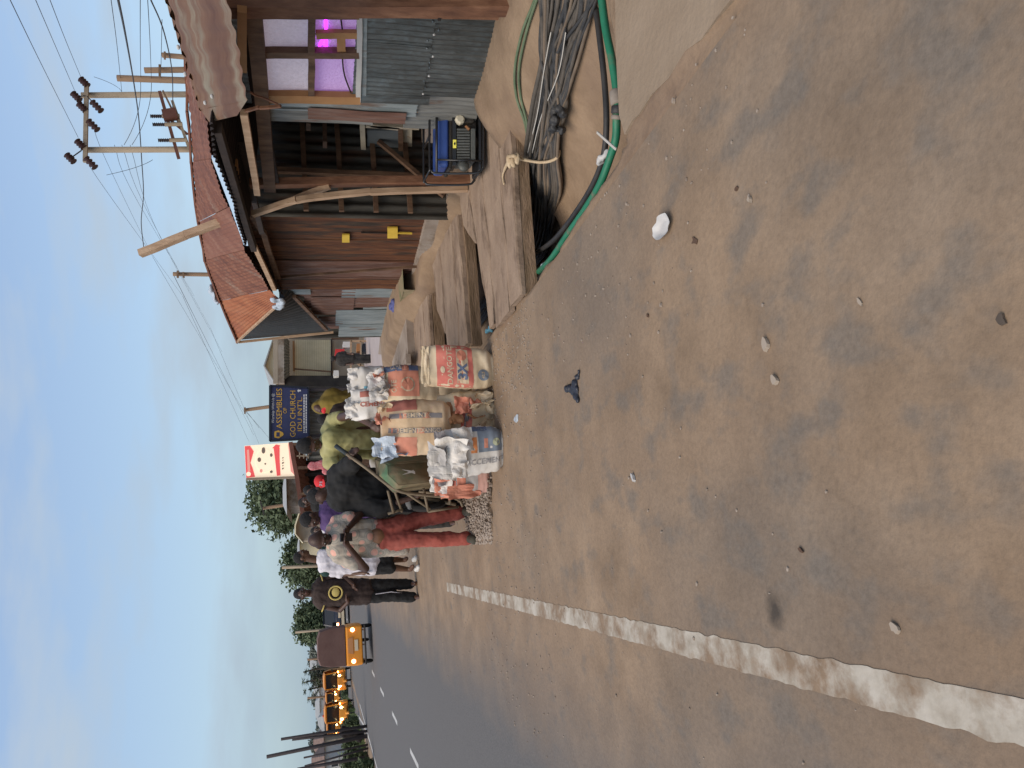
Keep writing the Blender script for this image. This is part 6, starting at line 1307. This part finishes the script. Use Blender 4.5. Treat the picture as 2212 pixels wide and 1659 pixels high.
for i in range(9000):
    s = rnd.uniform(22, 75); eb = -7.0-.0062*max(0, s-34)**1.75; t = eb-rnd.uniform(0.1, 10); h = rnd.uniform(.12,.45); a = rnd.uniform(0,6.28); w = .05
    q.add([(t-w*math.cos(a),s-w*math.sin(a),-.02),(t+w*math.cos(a),s+w*math.sin(a),-.02),(t+rnd.uniform(-.1,.1),s+rnd.uniform(-.1,.1),h)], [(0,1,2)])
tagit(q.build('verge_grass', 'grass'), 'rough green grass on the left verge', kind='stuff')

# far low wood closing the horizon: reads as one mass
rnd = random.Random(77); q = MB(); vs = []; fs = []
for i in range(26000):
    u = rnd.random(); x = -150+u*230; y = 185+rnd.uniform(-12,12); top = 4.2+1.8*nz3((x,0,0),.05,3)+1.3*nz3((x,0,0),.19,5); z = rnd.uniform(0,1)**.7*top
    a = rnd.uniform(0,6.28); w = rnd.uniform(.35,.8); b = len(vs); vs += [(x-w*math.cos(a),y-w*math.sin(a),z-w*.4),(x+w*math.cos(a),y+w*math.sin(a),z-w*.3),(x+rnd.uniform(-.3,.3),y,z+w*.7)]; fs.append((b,b+1,b+2))
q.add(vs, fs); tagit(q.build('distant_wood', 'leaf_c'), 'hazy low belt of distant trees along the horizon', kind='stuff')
for i, (X0, Y0, Y1, s_, wm, lab) in enumerate(((694,1384,1404,128,'house_beige','small beige distant roof between the silver car and the tuk-tuk'),(695,1640,1662,135,'house_white','white distant house at the left edge beyond the dark poles'),(696,1588,1606,130,'house_beige','beige distant house just behind the tallest dark poles'))):
    house(lab, X0, 712, Y0, Y1, s_, wm, 'roof_far', .9, 6, 2)
# ------------------------------------------------------------------ poles, platform and wires
def upole(label, X0, Y0, X1, Y1, s, r, m_='pole_concrete', name='utility_pole', group=None, ground=True, arms=(), par=None):
    a = S(X0,Y0,s); b_ = S(X1,Y1,s); d = (b_-a); 
    if ground and abs(d.z) > .05: b_ = a+d*(a.z/(a.z-b_.z)) if a.z > b_.z else b_
    t = par or thing(name, label, 'pole', (b_.x, s, max(0,b_.z)), group=group)
    q = MB(); q.tube([b_, a], [r*1.15, r], 9); q.build('shaft', m_, t, smooth=True)
    for (x0,y0,x1,y1,w,mm) in arms: q = MB(); q.bar(S(x0,y0,s-.15), S(x1,y1,s-.15), w, w, up=(0,1,0)); q.build('cross_arm', mm, t)
    return t
us = 22.0
t = upole('', 176,206,405,204, us, .085, name='utility_pole', par=thing('power_pole_frame', 'pair of concrete poles joined by a crossarm with big disc insulators', 'power pole', (G(760,200).x if 0 else S(405,265,us).x, us, 0)))
upole('', 186,324,405,323, us, .085, par=t)
q = MB(); q.bar(S(187,186,us-.15), S(184,350,us-.15), .11, .09, up=(0,1,0)); q.build('cross_arm', 'pole_concrete', t)
for (X, Y, ax_) in ((182,178,0),(165,209,0),(178,232,0),(209,230,1),(201,271,1),(174,312,0),(152,342,0),(196,352,1)):
    c = S(X,Y,us-.2); d = (S(X+6,Y+6,us-.2)-c).normalized(); L = .13 if not ax_ else .17; pts = []; rs = []
    for i in range(7): pts.append(c+d*(L*(i/3-1))); rs.append(.045 if i % 2 else .105)
    q = MB(); q.tube(pts, rs, 10); q.build('insulator', 'insulator', t)
for (a, b_) in (((209,230),(188,208)),((201,271),(186,262)),((196,352),(184,344)),((165,209),(184,207)),((152,342),(176,325))):
    q = MB(); q.tube([S(*a,us-.2), S(*b_,us-.2)], .018, 5); q.build('bracket', 'wire', t)
pf = thing('transformer_platform', 'brown timber platform with ribbed bushings slung between the twin poles', 'platform', (S(372,270,us).x, us, 4.6))
for (a, b_, w, m_) in (((345,198),(386,342),.09,'arm_brown'),((372,218),(409,322),.08,'pole_concrete'),((352,246),(405,290),.06,'arm_brown'),((352,196),(388,270),.05,'pole_wood')):
    q = MB(); q.bar(S(*a,us-.3), S(*b_,us-.3), w, w, up=(0,1,0)); q.build('beam', m_, pf)
for (X0, X1, Y) in ((325,350,251),(330,356,269),(342,366,303)):
    a = S(X0,Y,us-.4); b_ = S(X1,Y,us-.4); pts = []; rs = []
    for i in range(13): pts.append(a.lerp(b_, i/12)); rs.append(.035 if i % 2 else .06)
    q = MB(); q.tube(pts, rs, 9); q.build('bushing', 'pole_dark', pf); q = MB(); q.tube([b_, S(X1+38,Y-1,us-.4)], .06, 8); q.build('fuse_post', 'pole_concrete', pf)
q = MB(); q.bar(S(352,250,us-.4), S(382,246,us-.4), .30,.2, up=(0,1,0)); q.build('switch_box', 'arm_brown', pf)
upole('gnarled brown timber pole with crossarm right of the twin poles', 253,169,400,174, 20, .085, 'pole_wood', arms=())
upole('shorter brown timber pole above the near roof, second from the right', 312,152,392,151, 23, .09, 'pole_wood', arms=((345,140,345,165,.06,'pole_wood'),))
upole('rightmost small timber pole peeking over the near roof', 350,119,385,122, 26, .09, 'pole_wood', arms=((356,112,356,128,.06,'pole_wood'),))
upole('thin timber pole with small brackets beyond the rusty roof', 374,592,445,593, 34, .09, 'pole_wood', arms=((384,585,384,600,.08,'pole_wood'),(396,588,397,600,.07,'pole_wood')))
upole('thin crooked pole standing above the church sign', 527,886,585,878, 40, .09, 'pole_wood', arms=((529,880,529,894,.07,'pole_wood'),))
upole('tapering pole in front of the big round tree', 568,1098,622,1090, 46, .09, 'pole_wood', arms=((562,1082,570,1112,.06,'pole_dark'),))
upole('pale short pole on the second broad tree', 609,1226,650,1224, 60, .11, 'pole_concrete')
upole('thin pole in front of the rounded tree', 638,1366,690,1361, 66, .09, 'pole_concrete')
upole('thin skyline pole above the brown canvas tuk-tuk', 664,1425,710,1421, 90, .11, 'pole_wood')
upole('thin skyline pole above the yellow tuk-tuks', 664,1508,712,1504, 90, .11, 'pole_wood')
upole('short post with a red band behind the front tuk-tuk', 697,1547,722,1546, 60, .08, 'cap_red')
for i, (a, b_, r, lab) in enumerate((((607,1597),(731,1578),.055,'tall slender dark pole leaning left, rightmost of the verge group'), ((631,1598),(735,1586),.045,'slender dark pole just left of the rightmost leaning pole'), ((576,1635),(745,1600),.07,'longest dark leaning pole with the highest tip on the left verge'), ((656,1637),(700,1628),.035,'short thin pole leaning behind the longest dark pole'), ((658,1655),(690,1646),.035,'thinnest short pole at the far left edge'), ((642,1662),(776,1638),.06,'dark leaning pole at the extreme left edge'))):
    upole(lab, a[0], a[1], b_[0], b_[1], 33, r, 'pole_dark', name='slender_pole', group='slender dark poles leaning on the left verge')
mb = MB(); 
for i in range(8):
    X = 740+i*5.5; p = S(X, 1580+i*1.6, 33.5); mb.ball((p.x,33.5,max(.1,p.z)), (.22,.2,.12))
o = remeshed(mb, 'brush_stack', 'near_black', 0.03, disp=lambda p, n: p+n*(0.08*nz3(p, 5))); tagit(o, 'dark bundle of brushwood heaped at the foot of the leaning poles', 'brushwood')
def wire(label, pts, r=.012, sag=0.0, k=6, m_='wire', group='overhead wires'):
    r *= .72
    P_ = [S(*p) for p in pts]
    if sag: 
        a, b_ = P_[0], P_[-1]; P_ = [a.lerp(b_, i/10)-Vector((0,0,4*sag*(i/10)*(1-i/10))) for i in range(11)]; q = MB(); q.tube(P_, r, 4)
    else: q = MB(); q.tube(spline(P_, k), r, 4)
    return lone('overhead_wire', label, 'wire', q, m_, group)
W_ = 'thin overhead wire '
wire(W_+'topmost, running down to the left insulator', [(22,0,9),(95,150,15),(169,297,us)], .008); wire(W_+'second from the top, ending at the upper right insulators', [(77,0,11),(120,100,16),(161,195,us)], .008)
wire(W_+'third from the top, ending at the crossarm end', [(108,0,11),(143,90,16),(175,167,us)], .008); wire(W_+'crossing steeply to the side of the right twin pole', [(240,0,11),(253,100,16),(263,197,us)], .008)
wire('thick black cable sagging across all the poles to the timber prop', [(255,-2,8),(270,70,11),(285,154,16),(296,225,20),(301,270,us),(306,345,24),(310,420,27),(305,480,29),(311,538,30)], .020)
wire(W_+'to the timber pole, upper of a pair', [(303,0,11),(303,90,15),(304,167,us-2)], .008); wire(W_+'to the timber pole, lower of a pair', [(319,0,11),(324,90,15),(327,170,us-2)], .008)
wire(W_+'just above the near roof', [(350,42,13),(347,180,us-1)], .008); wire('thick cable close above the near roof edge', [(325,-2,10),(355,72,13),(372,159,18),(373,240,us)], .016)
for i, (a, m1, b_) in enumerate((((201,271,us),(240,370,30),(330,555,60)), ((196,352,us),(235,420,28),(395,640,60)), ((247,313,us),(300,440,35),(420,640,70)), ((263,313,us),(330,480,40),(455,710,80)), ((281,313,us),(350,520,45),(480,760,80)))):
    wire(W_+(['from the middle insulator of the crossarm towards the far poles','from the leftmost disc insulator towards the far poles','from the left twin pole, the highest of three','from the left twin pole, the middle of three','from the left twin pole, the lowest of three'][i]), [a, m1, b_], .009)
for i, (a, b_) in enumerate((((330,555,60),(545,920,120)), ((374,592,34),(548,940,110)), ((395,640,60),(538,955,110)), ((455,710,80),(560,960,130)))):
    wire(W_+['highest','upper middle','lower middle','lowest'][i]+' of the far span over the blue sign', [a, tuple((p+q_)/2 for p, q_ in zip(a, b_)), b_], .016)
for i, (a, b_) in enumerate((((530,886,40),(560,925,60)), ((530,888,40),(580,945,60)), ((568,1100,46),(640,1240,90)))): wire(W_+['short span left of the crooked pole','second short span left of the crooked pole','faint span from the tapering pole'][i], [a, b_], .012, sag=.02)
for i, (a, b_) in enumerate((((263,198,us),(203,166+0,us+2)), ((303,168,us-2),(268,313,us)), ((327,170,us-2),(285,313,us)), ((230,378,us),(330,345,us)))): wire('slack jumper wire between the twin poles, '+['at the right pole','upper diagonal','lower diagonal','left of the left pole'][i], [a, b_], .010, sag=.15)

# ------------------------------------------------------------------ vehicles
def keke(label, t, s, rz, hood='canvas_brown', lights='rear', seed=0, group='yellow tuk-tuks on the road', braking=True):
    k = thing('tuk_tuk', label, 'tuk-tuk', (t, s, 0.006), rz, group)
    def P_(name, m_, fn, parent=k, smooth=False): q = MB(); fn(q); return q.build(name, m_, parent, local=True, smooth=smooth)
    def bodyf(q):   # lower tub, rear view at -y
        pr_ = [(-.62,.32),(.62,.32),(.64,.50),(.62,.86),(-.62,.86),(-.64,.50)]
        st_ = [(-1.25,.93),(-1.05,1.0),(.1,1.0),(.35,.96)]
        vs = []; 
        for (y, sc) in st_: vs += [(x*sc, y, .32+(z-.32)*(sc if y < -1.1 else 1)) for x, z in pr_]
        fs = [(i*6+j, i*6+(j+1) % 6, i*6+6+(j+1) % 6, i*6+6+j) for i in range(3) for j in range(6)]; fs += [tuple(reversed(range(6))), tuple(range(18,24))]; q.add(vs, fs)
        q.add([(-.48,.35,.32),(.48,.35,.32),(.22,1.15,.42),(-.22,1.15,.42),(-.48,.35,.82),(.48,.35,.82),(.2,1.12,.85),(-.2,1.12,.85)], [(0,3,2,1),(4,5,6,7),(0,1,5,4),(1,2,6,5),(2,3,7,6),(3,0,4,7)])
    o = P_('body', 'keke_yellow', bodyf); bv = o.modifiers.new('b', 'BEVEL'); bv.width = .04; bv.segments = 2
    def hoodf(q):
        pr_ = [(-.62,.86),(.62,.86),(.60,1.35),(.52,1.66),(.3,1.74),(-.3,1.74),(-.52,1.66),(-.60,1.35)]; st_ = [(-1.18,.96),(-1.0,1.0),(-.2,1.01),(-.18,1.01)]
        vs = []
        for (y, sc) in st_: vs += [(x*sc, y, .86+(z-.86)*sc) for x, z in pr_]
        fs = [(i*8+j, i*8+(j+1) % 8, i*8+8+(j+1) % 8, i*8+8+j) for i in range(3) for j in range(8)]; fs += [tuple(reversed(range(8)))]; q.add(vs, fs)
        q.add([(-.52,-.2,1.66),(.52,-.2,1.66),(.48,.75,1.60),(-.48,.75,1.60),(-.3,-.2,1.74),(.3,-.2,1.74),(.3,.75,1.66),(-.3,.75,1.66)], [(0,1,2,3),(4,7,6,5),(0,3,7,4),(1,5,6,2),(2,6,7,3)])
    P_('canvas_hood', hood, hoodf, smooth=False)
    P_('rear_window', 'plastic_window', lambda q: q.prism([(-.34,-1.16,1.08),(.30,-1.16,1.02),(.30,-1.14,1.16),(-.2,-1.14,1.24)], (0,-.02,0)))
    wsf = P_('windscreen', 'glass_dark', lambda q: q.prism([(-.46,.40,.86),(.46,.40,.86),(.42,.62,1.55),(-.42,.62,1.55)], (0,.015,0)))
    for x in (-.5, .5): P_('windscreen_pillar', 'keke_yellow', lambda q: q.bar((x*.98,.40,.82),(x*.88,.66,1.62),.06,.05))
    P_('windscreen_header', 'keke_yellow', lambda q: q.bar((-.46,.64,1.6),(.46,.64,1.6),.07,.08))
    for c, R_, w in (((-.55,-.85,.2),.205,.11), ((.55,-.85,.2),.205,.11), ((0,1.05,.2),.205,.10)): wheel('wheel', c, (1,0,0), R_, w, k, local=True)
    P_('front_mudguard', 'keke_yellow', lambda q: q.tube([(0,1.28,.30),(0,1.22,.42),(0,1.05,.47),(0,.85,.44)], [.07,.085,.085,.06], 8))
    P_('rear_bumper', 'metal_dark', lambda q: (q.tube([(-.6,-1.36,.24),(.6,-1.36,.24)], .028, 7)))
    for x in (-.45, 0, .45): P_('bumper_bracket', 'metal_dark', lambda q: q.bar((x,-1.15,.34),(x,-1.36,.24),.04,.04))
    P_('engine_flap', 'goods_orange', lambda q: q.prism([(-.26,-1.262,.62),(.26,-1.262,.62),(.22,-1.262,.78),(-.22,-1.262,.78)], (0,-.012,0)))
    P_('number_plate', 'plate_white', lambda q: q.box((0,-1.27,.52),(.34,.012,.11)))
    for x in (-.48, .48):
        P_('tail_light', 'lamp_red' if (lights == 'rear') else 'lamp_off', lambda q: q.ball((x,-1.25,.62),(.065,.03,.065),10,6), smooth=True)
        P_('head_light', 'lamp_warm' if lights == 'front' else 'glass_dark', lambda q: q.ball((x*.62,.74+.12,.72),(.085,.05,.085),10,6), smooth=True)
        P_('indicator', 'lamp_amber' if lights == 'front' else 'lamp_off', lambda q: q.ball((x*1.05,.40,.80),(.06,.04,.04),8,6), smooth=True)
        P_('mirror', 'metal_dark', lambda q: (q.box((x*1.35,.5,1.15),(.12,.02,.14))))
    return k
rr = rad(2)
p = G(806, 1392); keke('tuk-tuk with a brown canvas hood driving away, both tail lights lit', p.x, p.y+1.3, rad(1.5), 'canvas_brown', 'rear')
p = S(757, 1465, 53); keke('oncoming yellow tuk-tuk just left of the brown hooded one', p.x, 53, rad(182), 'keke_yellow', 'front')
p = S(757, 1536, 50); keke('oncoming yellow tuk-tuk with tall windscreen nearest the left verge', p.x, 50, rad(186), 'keke_yellow', 'front')
p = S(757, 1501, 84); keke('small distant oncoming yellow tuk-tuk between the two larger ones', p.x, 84, rad(182), 'keke_yellow', 'front')
for i, (Y, s) in enumerate(((1569, 84), (1584, 96))):
    p = S(740, Y, s); keke(['distant oncoming tuk-tuk behind the rounded bush', 'farthest oncoming tuk-tuk behind the leaning poles'][i], p.x, s, rad(184), 'keke_yellow', 'front')
def car(label, X, Y, s, rz, m_, w=1.72, h=1.48, lights=True, L=4.3):
    p = S(X, Y, s); k = thing('car', label, 'car', (p.x, s, .006), rz)
    def P_(name, mm, fn, smooth=False, parent=k): q = MB(); fn(q); return q.build(name, mm, parent, local=True, smooth=smooth)
    def shell(q):
        st_ = [(-L/2,.38,.72,.94),(-L/2+.12,.26,.92,1.0),(-.3*L,.22,.95,1.02),(.2*L,.22,.93,1.02),(.42*L,.26,.80,.98),(L/2,.34,.62,.86)]
        vs = []
        for (y, z0, z1_, sc) in st_: x = w/2*sc; vs += [(-x*.96,y,z0),(x*.96,y,z0),(x,y,z0+.3*(z1_-z0)),(x*.97,y,z1_*.97),(x*.85,y,z1_),(-x*.85,y,z1_),(-x*.97,y,z1_*.97),(-x,y,z0+.3*(z1_-z0))]
        fs = [(i*8+j, i*8+(j+1) % 8, i*8+8+(j+1) % 8, i*8+8+j) for i in range(5) for j in range(8)]; fs += [tuple(reversed(range(8))), tuple(range(40,48))]; q.add(vs, fs)
    P_('body', m_, shell, True)
    def cabin(q):
        a = w/2*.86; b_ = w/2*.66; vs = [(-a,-L*.36,.9),(a,-L*.36,.9),(a,L*.24,.9),(-a,L*.24,.9),(-b_,-L*.24,h-.04),(b_,-L*.24,h-.04),(b_,L*.06,h-.04),(-b_,L*.06,h-.04)]; q.add(vs, [(0,1,5,4),(1,2,6,5),(2,3,7,6),(3,0,4,7)])
    P_('windows', 'glass_dark', cabin)
    P_('roof', m_, lambda q: q.box((0,-L*.09,h-.02),(w*.70,L*.33,.05)))
    for x in (-1, 1):
        for y in (-L*.31, L*.31): wheel('wheel', (x*(w/2-.1),y,.31), (1,0,0), .31, .2, k, local=True)
        P_('tail_light', 'lamp_red' if lights else 'lamp_off', lambda q: q.box((x*w*.38,-L/2-.005,.74),(w*.14,.05,.13)))
        P_('roof_pillar', m_, lambda q: q.bar((x*w/2*.86,-L*.36,.9),(x*w/2*.66,-L*.24,h-.03),.07,.06))
    P_('number_plate', 'plate_white', lambda q: q.box((0,-L/2-.02,.62),(.5,.02,.14))); P_('rear_bumper', 'plate_white' if lights else m_, lambda q: q.box((0,-L/2-.03,.42),(w*.8,.12,.16)))
    return k
car('dark car with red tail lights driving away beside the standing figure', 735, 1324, 52, rad(2), 'car_black', 1.75, 1.6)
car('silver car parked on the right shoulder ahead of the dark car', 735, 1358, 66, rad(4), 'car_silver', 1.75, 1.45, False)
